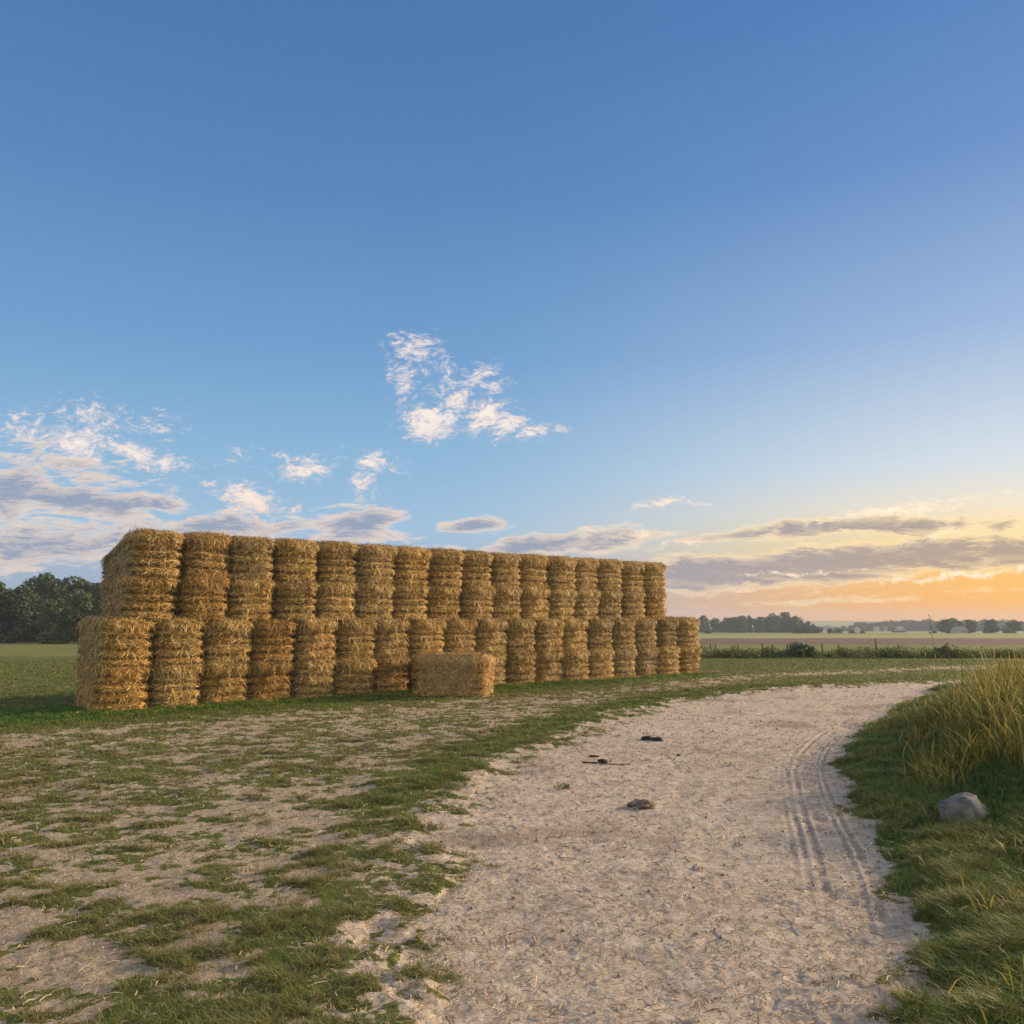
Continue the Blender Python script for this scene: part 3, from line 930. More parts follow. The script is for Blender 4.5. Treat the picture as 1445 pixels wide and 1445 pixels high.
def tree_meshes(seed, h, spread, n, leaf, conical=False):
    g = np.random.default_rng(seed)
    lobes = []
    if conical:
        for q in np.linspace(0.15, 0.95, 9):
            r = spread * (1.05 - q) * 0.9 + 0.15
            for a in range(3):
                t = g.random() * 6.28
                lobes.append(((math.cos(t) * r * .4, math.sin(t) * r * .4, h * q), (r * .8, r * .8, h * .09)))
    else:
        nl = 20
        for i in range(nl):
            q = 0.03 + 0.89 * (i + g.random()) / nl
            env = spread * math.sqrt(max(0.16, 1 - ((q - 0.42) / 0.56) ** 2))
            t = g.random() * 6.28; rr = env * (0.35 + 0.4 * g.random())
            r = spread * (0.26 + 0.2 * g.random())
            lobes.append(((math.cos(t) * rr, math.sin(t) * rr, h * q), (r, r, r * (0.7 + .25 * g.random()))))
        lobes.append(((0, 0, h * .55), (spread * .5, spread * .5, h * .28)))
    V, Fq = leaf_cloud(lobes, n, leaf, g)
    top = V[:, 2].max(); V[:, 2] *= h / top
    mb = MB(); mb.add(V, Fq)
    crown = mb.mesh('crown', [M_LEAF], False)
    mb = MB()
    pts = [(0, 0, -0.3), (0.04 * h * .2, 0, h * .2), (-0.02 * h * .2, .02, h * .45), (0, 0, h * .75)]
    mb.add(*tube_vf(pts, [h * .032, h * .024, h * .016, h * .004], 8))
    for c, r in lobes[::2]:
        s = np.array([0, 0, min(h * .5, c[2] * .6)])
        e = np.array(c); m = (s + e) / 2 + np.array([0, 0, .06 * h])
        mb.add(*tube_vf([s, m, e], [h * .011, h * .007, h * .002], 5))
    trunk = mb.mesh('trunk', [M_BARK], True)
    return crown, trunk


def make_tree(crown, trunk, loc, sc, rz, label, group=None, cat='tree', name='broadleaf_tree'):
    t = empty(name, loc, rz); t.scale = sc
    link('trunk', trunk, t); link('crown', crown, t)
    return tag(t, label, cat, group)


def zt(x, y):
    return float(base_height(np.array([x], float), np.array([y], float))[0])


def build_trees():
    g = np.random.default_rng(17)
    # wood at the left, about a hundred metres off
    P = [tree_meshes(200 + i, 9.0, 3.3, 6500, 0.24) for i in range(4)]
    for row, (yy, n) in enumerate(((97, 10), (107, 10), (118, 10))):
        for i in range(n):
            x = -80 + i * 4.6 + g.normal(0, .8) + row * 1.7; y = yy + g.normal(0, 1.5)
            h = (7.4 + row * 1.0) / 9 * (1 + g.normal(0, .10)) - 0.012 * (x + 70) * .3
            c, t = P[int(g.integers(4))]
            make_tree(c, t, (x, y, zt(x, y) - .1), (h * 1.05, h * 1.05, h), g.random() * 6.28,
                      'dark green broadleaf tree of the wood left of the stack', 'trees of the dark wood at left')
    # undergrowth at its foot
    # tree line beyond the fields
    Q = [tree_meshes(300 + i, 9.0, (3.6, 3.2, 2.9, 4.0)[i], 1900, 0.42) for i in range(4)]
    tops = [(930, 869), (960, 870), (985, 871), (1000, 869), (1015, 872), (1030, 868), (1043, 871), (1058, 870), (1075, 869), (1085, 868), (1100, 867), (1110, 870), (1120, 871), (1132, 874), (1143, 878), (1153, 885)]
    tx = np.array([a for a, b in tops]); ty = np.array([b for a, b in tops])
    for px in np.arange(880, 1158, 5.2):
        dep = 390 + g.random() * 45; x = px_at(px + g.normal(0, 2), dep)
        zb = zt(x, dep); top = EYE + (HORIZON - np.interp(px, tx, ty) + g.normal(0, 2.3)) / FOC * dep
        h = max(3.0, top - zb) / 9.0; w = h * (1.0 + g.normal(0, .12))
        c, t = Q[int(g.integers(4))]
        make_tree(c, t, (x, dep, zb - .2), (w, w, h), g.random() * 6.28, 'distant tree in the row beyond the pale stubble field', 'trees of the middle tree line')
    # darker round bushes in front of its right end
    B = [tree_meshes(400 + i, 3.5, 2.0, 1300, 0.22) for i in range(2)]
    for px, py, hpx, wpx, lab in ((1122, 897, 11, 17, 'dark bushy tree, middle of three before the tree line\'s right end'), (1135, 897, 13, 18, 'dark bushy tree, tallest of three before the tree line\'s right end'), (1147, 897, 12, 15, 'dark bushy tree, last of three before the tree line\'s right end'),
                                  (1167, 896, 8, 9, 'small round dark tree standing alone right of the tree line'), (1179, 894, 7, 13, 'low wide bush in the far field beside the village'), (1198, 893, 5, 12, 'low bush in front of the first village house'),
                                  (1212, 893, 5, 8, 'small bush in front of the village between two low bushes'), (1307, 894.5, 3, 4, 'tiny bush at the foot of the far hazy wood'), (1313, 897, 4.5, 7, 'small brownish bush in the field left of the big right-hand trees'),
                                  (995, 897, 6, 12, 'low dark bush at the field corner behind the last bale column')):
        dep = 330.0; x = px_at(px, dep); zb = zt(x, dep); zb2 = EYE - (py - HORIZON) / FOC * dep
        h = hpx / FOC * dep / 3.5; w = wpx / FOC * dep / 3.6
        c, t = B[int(g.integers(2))]
        make_tree(c, t, (x, dep, zb - .15), (w, w, h), g.random() * 6.28, lab, None, 'bush', 'round_bush')
    # big pair at the right edge
    for px, hpx, wpx, dep, lab in ((1330, 21, 24, 340, 'large rounded tree at the right, left of the white cottage'), (1342, 22, 24, 352, 'large rounded tree right behind the white cottage'), (1362, 20, 22, 345, 'large rounded tree just right of the white cottage'),
                                   (1392, 21, 26, 350, 'broad tree near the right edge, second from the cottage'), (1424, 20, 26, 345, 'broad tree near the right edge, farthest from the cottage')):
        x = px_at(px, dep); h = hpx / FOC * dep / 9.0; w = wpx / FOC * dep / 6.4
        c, t = Q[int(g.integers(4))]
        make_tree(c, t, (x, dep, zt(x, dep) - .2), (w, w, h), g.random() * 6.28, lab)
    # hazy wood behind the village
    tx = np.array([1150, 1165, 1178, 1190, 1200, 1212, 1230, 1260, 1280, 1320, 1360, 1450]); ty = np.array([889, 886, 884, 886, 882, 878, 878, 876, 875, 876, 876, 876])
    for px in np.arange(1155, 1452, 4.4):
        for row in (0, 1):
            dep = 640 + row * 40 + g.random() * 30; x = px_at(px + row * 2.5 + g.normal(0, 1), dep)
            zb = zt(x, dep); top = EYE + (HORIZON - np.interp(px, tx, ty) + g.normal(0, 1.2)) / FOC * dep
            h = max(2.5, top - zb) / 9.0
            c, t = Q[int(g.integers(4))]
            make_tree(c, t, (x, dep, zb - .2), (h * 1.5, h * 1.5, h), g.random() * 6.28, 'hazy blue tree of the far wood behind the village', 'trees of the far hazy wood')
    for px in (1174, 1186, 1196, 1214, 1222, 1239, 1251, 1256, 1272, 1283):
        dep = 605 + g.random() * 10; x = px_at(px, dep); h = (3.0 + 2.2 * g.random()) / 9
        c, t = Q[int(g.integers(4))]
        make_tree(c, t, (x, dep, zt(x, dep) - .2), (h * 1.3, h * 1.3, h), g.random() * 6.28, 'small tree between the houses of the distant village', 'small trees among the village houses')
    # weedy strip along the meadow's far edge
    g2 = np.random.default_rng(55)
    lobes = []
    for i in range(210):
        x = 6.5 + 32 * g2.random(); y = 48.3 + 0.02 * (x - 15) + g2.normal(0, .45)
        r = 0.22 + 0.26 * g2.random()
        lobes.append(((x, y, 0.02 + 0.26 * g2.random()), (r * 1.3, r, r * (0.6 + .7 * g2.random()))))
    V, Fq = leaf_cloud(lobes, 42000, 0.050, g2, .6)
    V[:, 2] = np.maximum(V[:, 2], -.05)
    mb = MB(); mb.add(V, Fq)
    n = 1300; x = 6.5 + 32 * g2.random(n); y = 48.4 + g2.normal(0, .5, n)
    V, q, _ = long_blades(x, y, np.zeros(n), 0.32 + 0.30 * g2.random(n), 0.02 + 0.02 * g2.random(n), 0.5 * g2.random(n), g2.random(n) * 6.28, 3)
    mb.add(V, q)
    tag(link('weed_hedge', mb.mesh('weed_hedge', [M_LEAF2], False)), 'long dark green strip of weeds along the far edge of the meadow', 'hedge')
    # scrubby shrubs that rise out of it
    S = [tree_meshes(500 + i, 1.3, 0.85, 1500, 0.075) for i in range(2)]
    for px, w, h, lab in ((1120, 1.15, .74, 'dark shrub rising above the weed strip, left of the fence pole'), (1136, .75, .58, 'smaller shrub touching the dark shrub in the weed strip'), (1316, .46, .52, 'dark shrub above the right part of the weed strip'), (1327, .5, .58, 'dark shrub beside the tall weed stalk above the weed strip')):
        c, t = S[int(g.integers(2))]
        x = px_at(px, 48.6)
        o = make_tree(c, t, (x, 48.6, -.05), (w, w, h), g.random() * 6.28, lab, None, 'shrub', 'shrub')


# ------------------------------------------------------------------ village, posts, small things
def build_houses():
    walls = simple_mat('lime_render', (0.42, 0.40, 0.38), (0.56, 0.54, 0.51), 1.2)
    brick = simple_mat('brick_wall', (0.10, 0.075, 0.06), (0.17, 0.12, 0.10), 3.0)
    roofg = simple_mat('slate_roof', (0.13, 0.14, 0.16), (0.24, 0.25, 0.28), 2.0)
    roofr = simple_mat('tile_roof', (0.17, 0.10, 0.08), (0.26, 0.15, 0.12), 2.0)
    glass, t, b = new_mat('window_glass', 0.1); b.inputs['Base Color'].default_value = (0.05, 0.06, 0.08, 1)
    frame = simple_mat('white_window_frame', (0.75, 0.75, 0.73), (0.82, 0.82, 0.80), 2.0)

    def house(px, dep, w, d, hw, hr, wm, rm, rz, label, nwin=2, chimney=True):
        x = px_at(px, dep); e = empty('village_house', (x, dep, zt(x, dep) - .1), rz)
        tag(e, label, 'house')
        mb = MB()
        # body with gables
        v = [(-w/2, -d/2, 0), (w/2, -d/2, 0), (w/2, d/2, 0), (-w/2, d/2, 0), (-w/2, -d/2, hw), (w/2, -d/2, hw), (w/2, d/2, hw), (-w/2, d/2, hw), (-w/2, 0, hw + hr), (w/2, 0, hw + hr)]
        mb.add(v, [(0, 1, 5, 4), (2, 3, 7, 6)]); mb.add(v, [(1, 2, 6, 9, 5), (3, 0, 4, 8, 7)])
        link('wall', mb.mesh('wall', [wm], False), e)
        mb = MB(); o = 0.35; th = 0.14
        for s in (-1, 1):
            n = np.array([0, s * hr, d / 2]); n = n / np.linalg.norm(n)
            a = np.array([-w/2 - o, s * (d/2 + o), hw - o * hr / (d/2)]); bb = a + np.array([w + 2*o, 0, 0])
            c = np.array([w/2 + o, 0, hw + hr]); dd = np.array([-w/2 - o, 0, hw + hr])
            lo = np.array([a, bb, c, dd]) + n * 0.02; up = lo + n * th
            mb.add(np.vstack([lo, up]), [(3, 2, 1, 0), (4, 5, 6, 7), (0, 1, 5, 4), (1, 2, 6, 5), (2, 3, 7, 6), (3, 0, 4, 7)])
        rf = link('roof', mb.mesh('roof', [rm], False), e)
        if chimney:
            mb = MB(); mb.add(*box_vf(w * .22, d * .06, hw + hr + .25, .6, .6, 1.3)); link('chimney', mb.mesh('chimney', [brick], False), rf)
        for i in range(nwin):
            wx = (-w/2 + w * (i + .7) / (nwin + .4))
            mb = MB()
            for q in ((0, 0.52, 1.1, .1), (0, -.52, 1.1, .1)): mb.add(*box_vf(wx + q[0], -d/2 - .03, hw * .55 + q[1], q[2], .08, q[3]))
            for q in (-.5, .5, 0): mb.add(*box_vf(wx + q, -d/2 - .03, hw * .55, .08, .08, .94))
            wn = link('window', mb.mesh('window', [frame], False), e)
            mb = MB(); mb.add(*box_vf(wx, -d/2 - .012, hw * .55, .92, .02, .94)); link('pane', mb.mesh('pane', [glass], False), wn)
        mb = MB(); mb.add(*box_vf(w * .3, -d/2 - .03, hw * .38, .8, .06, hw * .76)); link('door', mb.mesh('door', [roofr], False), e)
        return e
    house(1160, 640, 11, 6, 2.2, 1.7, walls, roofg, 0.1, 'long low pale house with slate roof, leftmost in the distant village', 3)
    house(1205, 630, 5, 4.5, 1.9, 1.7, walls, roofg, 1.2, 'small gabled pale house between the long house and the white house')
    house(1233, 620, 6, 5, 2.3, 2.0, walls, roofg, 1.35, 'white gabled house in the middle of the distant village')
    house(1244, 628, 5, 4.5, 2.0, 1.9, walls, roofr, 0.2, 'white house with red tiled roof beside the gabled house', 2)
    house(1264, 632, 6, 5, 2.0, 1.8, walls, roofg, 0.3, 'pale house behind the dark barn at the village edge', 2)
    house(1263, 420, 5.5, 3, .9, .7, brick, roofg, 0.05, 'low dark barn standing in the far field', 1, False)
    house(1347, 335, 4.6, 3.6, 1.4, 1.3, walls, roofg, 0.2, 'small white cottage between the large trees at the right', 1, False)


def build_posts():
    wood = simple_mat('weathered_wood', (0.10, 0.08, 0.06), (0.24, 0.19, 0.15), 14.0, 0.9, 0.4)
    g = np.random.default_rng(5)
    def post(px, dep, h, r, label, group=None):
        x = px_at(px, dep)
        mb = MB()
        pts = [(0, 0, -.2), (0.01, 0, h * .5), (0.0, 0.01, h - .03), (0, 0, h)]
        V, Fq = tube_vf(pts, [r, r * .97, r * .93, r * .7], 9); mb.add(V, Fq); mb.add(V[-9:], [list(range(9))])
        o = link('fence_post', mb.mesh('fence_post', [wood], True))
        o.location = (x, dep, zt(x, dep)); o.rotation_euler = (g.normal(0, .03), g.normal(0, .03), 0)
        return tag(o, label, 'fence post', group)
    post(1230.5, 50.4, 1.02, 0.05, 'tall thin wooden pole standing up out of the weed strip')
    for px in (999, 1006, 1037, 1072, 1086, 1106, 1155, 1178, 1262):
        post(px, 51.5 + g.random(), 0.62 + .1 * g.random(), 0.055, 'short weathered wooden fence post behind the weed strip', 'short fence posts behind the weed strip')


def rock_mesh(name, seed, rx, ry, rz, mat, amp=0.25, freq=1.6, n=48, floor=-0.35):
    th = np.linspace(0, math.pi, n // 2); ph = np.linspace(0, 2 * math.pi, n, endpoint=False)
    T, Ph = np.meshgrid(th, ph, indexing='ij')
    d = np.stack([np.sin(T) * np.cos(Ph), np.sin(T) * np.sin(Ph), np.cos(T)], -1).reshape(-1, 3)
    s = 1 + (fbm(d[:, 0] * freq + 5, d[:, 1] * freq + 5, 4, seed, z=d[:, 2] * freq + 5) - .5) * 2 * amp
    V = d * s[:, None] * np.array([rx, ry, rz]); V[:, 2] = np.maximum(V[:, 2], floor * rz)
    i = np.arange(n // 2 - 1)[:, None] * n; j = np.arange(n)[None]; jn = (j + 1) % n
    Q = np.stack([i + j, i + n + j, i + n + jn, i + jn], -1).reshape(-1, 4)
    mb = MB(); mb.add(V, Q)
    return mb.mesh(name, [mat], True)


def build_small(bank_m):
    # boulder
    m, t, b = new_mat('fieldstone', 0.7)
    tc = t.n('ShaderNodeTexCoord').outputs['Object']
    n1 = t.n('ShaderNodeTexNoise', {'Vector': tc, 'Scale': 6.0, 'Detail': 8.0, 'Roughness': 0.65, 'Distortion': .6}).outputs[0]
    n2 = t.n('ShaderNodeTexNoise', {'Vector': tc, 'Scale': 60.0, 'Detail': 3.0}).outputs[0]
    c = t.ramp(n1, [(0.3, (0.055, 0.052, 0.048)), (0.45, (0.125, 0.118, 0.108)), (0.58, (0.23, 0.218, 0.20)), (0.7, (0.085, 0.08, 0.073))])
    c = t.mix(t.math('MULTIPLY', t.step(.55, .7, n2), .4), c, (.16, .155, .15))
    t.t.links.new(c, b.inputs['Base Color'])
    t.t.links.new(t.n('ShaderNodeBump', {'Height': t.math('ADD', n1, t.math('MULTIPLY', n2, .2)), 'Strength': .5, 'Distance': .03}).outputs[0], b.inputs['Normal'])
    o = link('boulder', rock_mesh('boulder', 6, 0.27, 0.22, 0.185, m, .30, 1.5))
    gx, gy = px_ground(1358, 1156, 0.12)
    o.location = (gx, gy, zt(gx, gy) + 0.05); o.rotation_euler = (0.1, -.25, .5)
    tag(o, 'smooth grey boulder in the grass at the foot of the bank', 'boulder')
    black = simple_mat('charred_clod', (0.012, 0.011, 0.011), (0.045, 0.040, 0.038), 30, .9, .6)
    earth = simple_mat('earth_clod', (0.10, 0.075, 0.055), (0.27, 0.21, 0.16), 25, .95, .7)
    def at(px, py): return px_ground(px, py, -.03)
    def gh(p): return float(ground_height(np.array([p[0]]), np.array([p[1]]))[0])
    def clod(name, px, py, rx, ry, rz, mat, seed, label, cat, rot=0, fr=3.0, am=.55):
        p = at(px, py); o = link(name, rock_mesh(name, seed, rx, ry, rz, mat, am, fr, 40))
        o.location = (p[0], p[1], gh(p) + rz * .30); o.rotation_euler = (0, 0, rot)
        return tag(o, label, cat)
    clod('charred_clod', 915, 1043, .13, .11, .05, black, 3, 'black lump on the sandy track, left of a touching smaller lump', 'clod', .2)
    clod('charred_clod', 928, 1044.5, .085, .10, .045, black, 9, 'smaller black lump at the right end of the black pair', 'clod', .9)
    clod('charred_clod', 850, 1075, .075, .08, .04, black, 12, 'dark lump on the track beside a thin dark twig', 'clod', .3)
    clod('charred_clod', 838, 1067.5, .085, .05, .018, black, 15, 'flat dark crumb on the track above the twig', 'clod', .0)
    clod('charred_clod', 957, 1064, .03, .03, .025, black, 18, 'tiny black crumb on the track right of the lumps', 'clod', .0)
    clod('earth_clod', 906, 1136, .15, .15, .055, earth, 22, 'flat brown crumbling clod of earth in the middle of the track', 'clod', .2, 3.4, .75)
    # twig
    p0, p1 = at(822, 1076), at(890, 1079)
    pts = [np.array([*(p0 + (p1 - p0) * t + np.array([0, .05 * math.sin(t * 9)])), 0]) for t in np.linspace(0, 1, 12)]
    pts = np.array([(q[0], q[1], gh(q) + .014) for q in pts]) ; c0 = pts[0].copy()
    mb = MB(); mb.add(*tube_vf(pts - c0, np.linspace(.014, .006, 12), 6))
    mb.add(*tube_vf(np.array([pts[5], pts[5] + [.06, .09, .02], pts[5] + [.14, .13, .012]]) - c0, [.008, .006, .003], 5))
    o = link('twig', mb.mesh('twig', [M_BARK], True)); o.location = c0
    tag(o, 'thin dark twig lying across the sandy track', 'twig')
    # little tuft on the track
    def tuft(px, py, n, h, label):
        p = at(px, py); r = np.random.default_rng(int(px))
        x = r.normal(0, .05, n); y = r.normal(0, .04, n)
        V, q, tn = long_blades(x, y, np.zeros(n), h * (.5 + .6 * r.random(n)), .006 + .005 * r.random(n), .3 + 1.1 * r.random(n), r.random(n) * 6.28, 4, np.clip(r.normal(.25, .12, n), 0, 1))
        mb = MB(); mb.add(V, q); o = link('grass_tuft', mb.mesh('grass_tuft', [bank_m], True, dict(tone=tn)))
        o.location = (p[0], p[1], gh(p)); tag(o, label, 'grass tuft')
    tuft(797, 1111, 60, .12, 'small dark green tuft of grass alone on the sandy track')
    # dry weed stalks that stick out over the bank
    stem_m = simple_mat('dry_stem', (0.16, 0.11, 0.05), (0.33, 0.23, 0.11), 20, .8)
    def stalk(px, depth, ztop, lean, seeds, label):
        x = px_at(px, depth); zb = zt(x, depth)
        e = empty('weed_stalk', (x, depth, zb)); H = ztop - zb
        t = np.linspace(0, 1, 9)
        pts = np.stack([lean * t ** 1.6, .05 * np.sin(t * 3), H * t], 1)
        mb = MB(); mb.add(*tube_vf(pts, np.linspace(.007, .003, 9), 6))
        link('stem', mb.mesh('stem', [stem_m], True), e)
        r = np.random.default_rng(int(px))
        n = seeds; q = 0.82 + .18 * r.random(n)
        P = np.stack([np.interp(q, t, pts[:, k]) for k in range(3)], 1)
        d = r.normal(size=(n, 3)); d /= np.linalg.norm(d, axis=1)[:, None]
        s = .022
        a = np.cross(d, [0.3, .2, .9]); a /= np.linalg.norm(a, axis=1)[:, None]
        V = np.stack([P + a * .004, P - a * .004, P + d * s * 1.6 - a * .006, P + d * s * 1.6 + a * .006], 1).reshape(-1, 3)
        mb = MB(); mb.add(V, np.arange(4 * n).reshape(-1, 4)); link('seed_head', mb.mesh('seed_head', [stem_m], False), e)
        n = 9; hh = r.random(n) * .7
        V, qd, tn = long_blades(np.interp(hh, t, pts[:, 0]), np.interp(hh, t, pts[:, 1]), H * hh, .16 + .2 * r.random(n), np.full(n, .016), .5 + .6 * r.random(n), r.random(n) * 6.28, 5, np.clip(r.normal(.7, .15, n), 0, 1))
        mb = MB(); mb.add(V, qd); link('leaf', mb.mesh('leaf', [bank_m], True, dict(tone=tn)), e)
        tag(e, label, 'weed')
    stalk(1321, 14.0, EYE - (868 - HORIZON) / FOC * 14.0, -.17, 14, 'thin bare weed stalk leaning left against the far trees')
    stalk(1347, 12.6, EYE - (906 - HORIZON) / FOC * 12.6, -.20, 60, 'yellowing weed with brown seed head on the bank crest')


# ------------------------------------------------------------------ sky, light, haze
SUN_AZ, SUN_EL = 62.0, 15.0


def build_world():
    w = bpy.data.worlds.new('World'); scene.world = w; w.use_nodes = True
    t = NT(w.node_tree); L = t.t.links
    bg = w.node_tree.nodes['Background']
    STR = 0.12
    bg.inputs['Strength'].default_value = STR
    d = t.n('ShaderNodeTexCoord').outputs['Generated']
    sx = t.n('ShaderNodeSeparateXYZ', {0: d}); x, y, z = sx.outputs
    # physical sky
    nis = t.n('ShaderNodeTexSky', sky_type='NISHITA', sun_disc=False)
    nis.sun_elevation = R(SUN_EL); nis.sun_rotation = R(SUN_AZ); nis.air_density = 1.0; nis.dust_density = 1.2; nis.ozone_density = 2.0
    # dusk gradient: elevation x azimuth
    el = t.math('DIVIDE', t.math('ARCSINE', z), R(90))
    def stops(lst): return [(max(0, e) / 90, s2l(c)) for e, c in lst]
    cool = t.ramp(el, stops([(0, (158, 170, 192)), (3, (160, 181, 208)), (6, (160, 194, 224)), (10.7, (142, 185, 220)), (17.5, (114, 162, 210)), (27.5, (89, 137, 191)), (37, (76, 121, 178)), (90, (58, 98, 160))]))
    warm = t.ramp(el, stops([(0, (255, 168, 58)), (2.6, (255, 188, 82)), (4.6, (255, 218, 142)), (6.8, (244, 228, 202)), (9.5, (214, 223, 232)), (17.5, (152, 182, 220)), (27.5, (102, 144, 202)), (37, (80, 126, 190)), (90, (62, 104, 168))]))
    az = t.math('ARCTAN2', x, y)
    wf = t.step(R(-8), R(33), az)
    sunny = t.math('MULTIPLY', wf, t.step(R(175), R(95), az))
    col = t.mix(sunny, cool, warm)
    # opposite half of the sky: unseen pale sheet added to brighten the ground
    back = t.math('MULTIPLY', t.step(0.25, -0.45, y), t.step(0.0, 0.35, z))
    col = t.mix(t.math('MULTIPLY', back, 0.85), col, (1.02, 0.93, 0.83))
    nsc = t.n('ShaderNodeVectorMath', {0: nis.outputs[0], 'Scale': 0.10}, operation='SCALE').outputs[0]
    col = t.mix(0.12, col, nsc)
    # clouds in the direction plane (x/y, z/y)
    ys = t.math('MAXIMUM', y, 0.05)
    a = t.math('DIVIDE', x, ys); b = t.math('DIVIDE', z, ys)
    ab = t.n('ShaderNodeCombineXYZ', {0: a, 1: b, 2: 0.0}).outputs[0]
    wrp = t.n('ShaderNodeTexNoise', {'Vector': ab, 'Scale': 18.0, 'Detail': 4.0})
    wv = t.n('ShaderNodeVectorMath', {0: t.n('ShaderNodeVectorMath', {0: wrp.outputs[1], 1: (.5, .5, .5)}, operation='SUBTRACT').outputs[0], 'Scale': 0.035}, operation='SCALE').outputs[0]
    abw = t.n('ShaderNodeVectorMath', {0: ab, 1: wv}, operation='ADD').outputs[0]

    def field(blobs, src):
        acc = None
        for (px, py, rx, ry, rot, st) in blobs:
            dd = px_dir(px, py); aa, bb = dd[0] / dd[1], dd[2] / dd[1]
            k = 1 / FOC / dd[1]
            mp = t.n('ShaderNodeMapping', {'Vector': src, 'Location': (aa, bb, 0), 'Rotation': (0, 0, R(rot)), 'Scale': (rx * k, ry * k, 1)}, vector_type='TEXTURE').outputs[0]
            g = t.n('ShaderNodeTexGradient', {0: mp}, gradient_type='SPHERICAL').outputs[1]
            g = t.math('MULTIPLY', g, st)
            acc = g if acc is None else t.math('MAXIMUM', acc, g)
        return acc

    white = [(586, 494, 72, 56, 0, .98), (568, 538, 44, 88, 8, .86), (632, 522, 30, 80, 30, .78), (670, 535, 72, 40, 35, .90), (606, 594, 74, 48, 12, 1.35), (640, 562, 84, 34, 35, 1.0), (684, 587, 70, 42, 10, 1.3),
             (715, 602, 58, 30, 12, 1.1), (748, 612, 86, 24, 16, .95), (790, 605, 36, 16, 20, .9), (694, 545, 54, 34, 20, .82), (622, 548, 32, 64, -10, .8), (735, 598, 56, 20, -10, .7), (600, 530, 70, 80, 0, .60),
             (432, 657, 84, 40, 6, 1.08), (400, 640, 50, 18, 0, .7), (348, 702, 84, 40, -12, 1.25), (300, 685, 56, 18, -12, .7), (523, 655, 42, 36, 0, 1.08), (512, 684, 42, 40, 25, .95), (330, 640, 70, 34, 0, .66), (415, 718, 50, 16, -5, .85), (555, 660, 56, 28, 10, .58),
             (130, 592, 160, 70, -12, .76), (215, 600, 110, 56, -10, .64), (195, 640, 150, 34, -16, 1.05), (110, 625, 100, 50, -20, 1.05), (240, 655, 80, 20, -16, .95), (130, 572, 130, 26, -5, .62),
             (930, 714, 100, 16, 11, .95), (985, 707, 34, 9, 5, .82), (1265, 720, 230, 16, 7, 1.05), (1330, 704, 150, 14, 6, .85), (960, 768, 130, 14, 8, .8), (840, 743, 60, 9, 3, .85), (900, 758, 110, 14, 5, .8), (1340, 756, 120, 16, 5, .8),
             (1360, 812, 260, 12, 5, 1.0), (1120, 806, 200, 8, 4, .85), (1120, 838, 220, 7, 4, .55), (30, 600, 120, 60, -15, .8), (1420, 690, 80, 10, 6, .7)]
    grey = [(95, 655, 240, 62, -16, .78), (105, 706, 220, 40, -6, 1.45), (215, 710, 110, 30, -12, 1.1), (310, 744, 220, 30, 0, 1.3), (80, 768, 330, 60, 0, 1.15), (505, 740, 125, 44, 4, 1.35), (400, 744, 110, 30, 0, 1.0), (560, 756, 80, 18, 0, .85),
            (668, 742, 86, 18, 3, 1.25), (770, 768, 250, 30, 7, 1.4), (850, 766, 170, 26, 8, 1.15), (720, 778, 200, 24, 0, 1.15),
            (1060, 753, 190, 12, 5, 1.25), (1170, 743, 240, 22, 4, 1.5), (1310, 742, 210, 24, 3, 1.4), (1420, 742, 120, 18, 3, 1.1),
            (1000, 810, 220, 40, 3, 1.9), (1150, 798, 330, 40, 5, 1.9), (1300, 784, 290, 40, 4, 1.7), (1430, 780, 180, 36, 0, 1.5), (1200, 846, 420, 16, 3, .66), (0, 690, 180, 80, -8, 1.3)]
    Mw = field(white, abw); Mg = field(grey, ab)
    rot1 = t.n('ShaderNodeMapping', {'Vector': abw, 'Rotation': (0, 0, R(-22)), 'Scale': (1.0, 1.9, 1)}).outputs[0]
    N1 = t.n('ShaderNodeTexNoise', {'Vector': rot1, 'Scale': 55.0, 'Detail': 9.0, 'Roughness': 0.70, 'Distortion': 0.3}).outputs[0]
    NF = t.n('ShaderNodeTexNoise', {'Vector': rot1, 'Scale': 95.0, 'Detail': 6.0, 'Roughness': 0.62, 'Distortion': 0.6}).outputs[0]
    def streak(off):
        mp = t.n('ShaderNodeMapping', {'Vector': ab, 'Location': off, 'Rotation': (0, 0, R(-5)), 'Scale': (1.0, 4.2, 1)}).outputs[0]
        return t.n('ShaderNodeTexNoise', {'Vector': mp, 'Scale': 15.0, 'Detail': 11.0, 'Roughness': 0.70, 'Distortion': 0.4}).outputs[0]
    N2 = streak((0, 0, 0)); N2u = streak((0.006, 0.03, 0))
    dw = t.math('ADD', t.math('ADD', t.math('MULTIPLY', t.math('SUBTRACT', N1, 0.5), 1.9), t.math('MULTIPLY', t.math('SUBTRACT', NF, 0.5), 1.3)), t.math('SUBTRACT', Mw, 0.44))
    dwt = dw
    dw = t.step(-0.04, 0.62, dw)
    dg = t.math('ADD', t.math('MULTIPLY', t.math('SUBTRACT', N2, 0.5), 2.6), t.math('SUBTRACT', Mg, 0.42))
    og = t.math('MULTIPLY', t.step(-0.03, 0.42, dg), t.step(0.0, 0.14, Mg))
    thick = t.step(0.08, 0.66, dg)
    lit = t.math('MULTIPLY', t.step(-0.02, 0.11, t.math('SUBTRACT', N2, N2u)), t.step(1.5, 0.3, dg))
    shade_c = t.mix(sunny, s2l((146, 156, 178)), s2l((166, 150, 146)))
    lit_c = t.mix(sunny, s2l((255, 226, 200)), (1.15, 0.86, 0.46))
    gcol = t.mix(t.math('MULTIPLY', t.math('SUBTRACT', 1.0, t.math('MULTIPLY', thick, t.math('SUBTRACT', 1.0, t.math('MULTIPLY', lit, 0.55)))), 1.0), shade_c, lit_c)
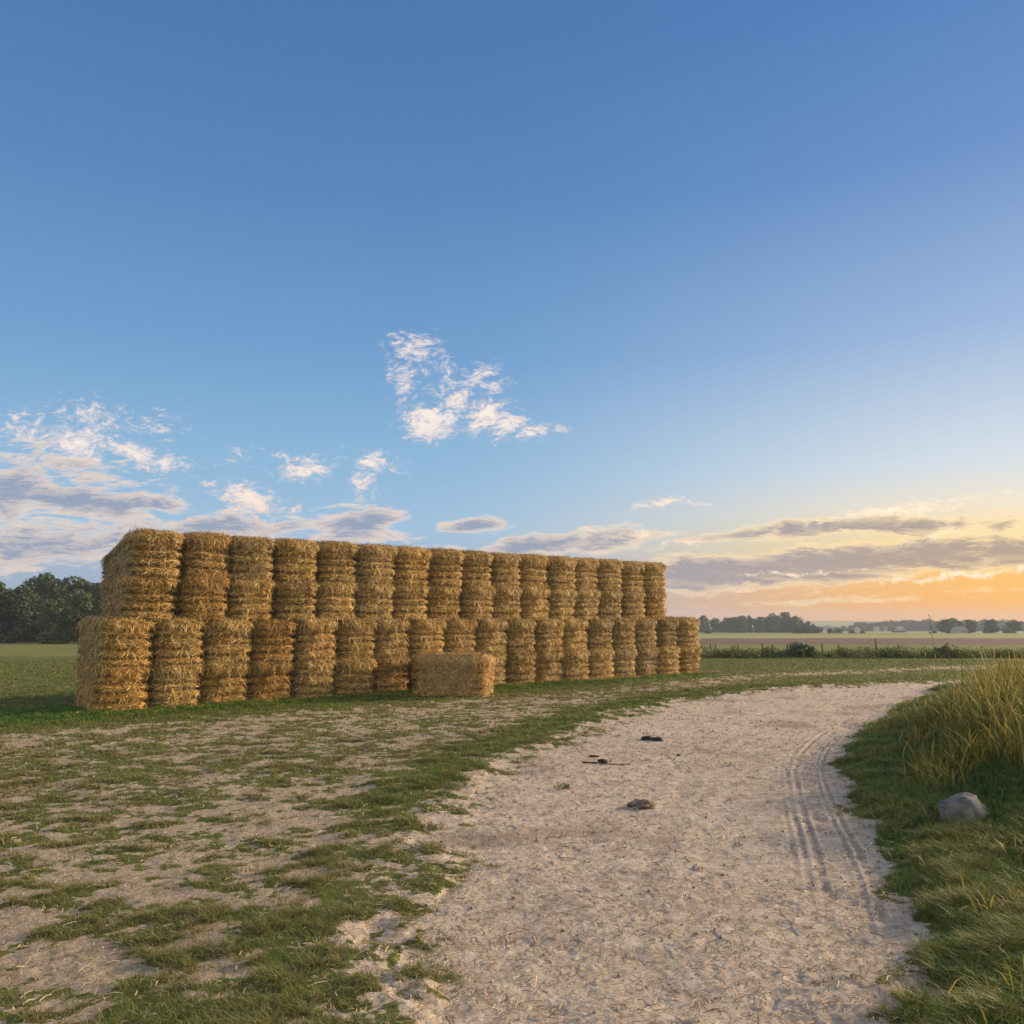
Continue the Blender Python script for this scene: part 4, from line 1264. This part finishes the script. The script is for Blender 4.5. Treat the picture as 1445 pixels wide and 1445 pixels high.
    col = t.mix(t.math('MULTIPLY', og, 0.84), col, gcol)
    wcol = t.mix(t.step(0.15, 0.9, dwt), t.mix(sunny, s2l((226, 214, 216)), (1.0, 0.80, 0.58)), t.mix(sunny, s2l((255, 240, 226)), (1.15, 1.0, 0.80)))
    wcol = t.mix(t.math('MULTIPLY', t.step(10, 5.5, t.math('MULTIPLY', el, 90)), 0.65), wcol, t.mix(sunny, s2l((252, 218, 192)), (1.15, 0.92, 0.62)))
    col = t.mix(t.math('MULTIPLY', dw, 0.92), col, wcol)
    # below the horizon
    col = t.mix(t.step(0.0, -0.05, z), col, (0.12, 0.11, 0.09))
    fin = t.n('ShaderNodeVectorMath', {0: col, 'Scale': SKY_GAIN / STR}, operation='SCALE').outputs[0]
    L.new(fin, bg.inputs['Color'])
    w.cycles.sampling_method = 'MANUAL'; w.cycles.sample_map_resolution = 1024


def build_light():
    s = bpy.data.lights.new('sun', 'SUN'); s.energy = 4.8; s.angle = R(3.0); s.color = (1.0, 0.72, 0.43)
    o = bpy.data.objects.new('sun', s); COL.objects.link(o)
    a, e = R(SUN_AZ), R(SUN_EL)
    d = np.array([math.sin(a) * math.cos(e), math.cos(a) * math.cos(e), math.sin(e)])
    from mathutils import Vector
    o.rotation_euler = Vector(d).to_track_quat('Z', 'Y').to_euler()
    o.location = (60, 30, 40)


def build_haze():
    m = bpy.data.materials.new('haze'); m.use_nodes = True; nt = m.node_tree
    for n in list(nt.nodes):
        if n.type == 'BSDF_PRINCIPLED': nt.nodes.remove(n)
    v = nt.nodes.new('ShaderNodeVolumePrincipled')
    v.inputs['Color'].default_value = (0.72, 0.84, 1.0, 1); v.inputs['Density'].default_value = 0.00045; v.inputs['Anisotropy'].default_value = 0.1
    out = [n for n in nt.nodes if n.type == 'OUTPUT_MATERIAL'][0]
    nt.links.new(v.outputs[0], out.inputs['Volume'])
    mb = MB(); V, F = box_vf(0, 0, 0.0, 2600, 2600, 24); mb.add(V, F)
    tag(link('haze', mb.mesh('haze', [m], False)), kind='stuff')


def build_camera():
    c = bpy.data.cameras.new('camera'); o = bpy.data.objects.new('camera', c); COL.objects.link(o)
    c.sensor_width = 36; c.lens = 36 * FOC / 1445; c.clip_start = 0.05; c.clip_end = 20000
    o.location = (0, 0, EYE); o.rotation_euler = (math.pi / 2 + PHI, 0, 0)
    scene.camera = o


SKY_GAIN = 0.675
build_world(); build_light(); build_camera()
build_ground(); build_bales(); build_grass(); bm_ = build_bank(); build_litter(); build_trees(); build_houses(); build_posts(); build_small(bm_)
build_haze()
vs = scene.view_settings
scene.display_settings.display_device = 'sRGB'
vs.view_transform = 'Standard'; vs.look = 'None'; vs.exposure = 0.6; vs.gamma = 1.0; vs.use_curve_mapping = False
scene.cycles.use_denoising = True
scene.cycles.max_bounces = 6; scene.cycles.diffuse_bounces = 3; scene.cycles.volume_bounces = 0; scene.cycles.transparent_max_bounces = 6
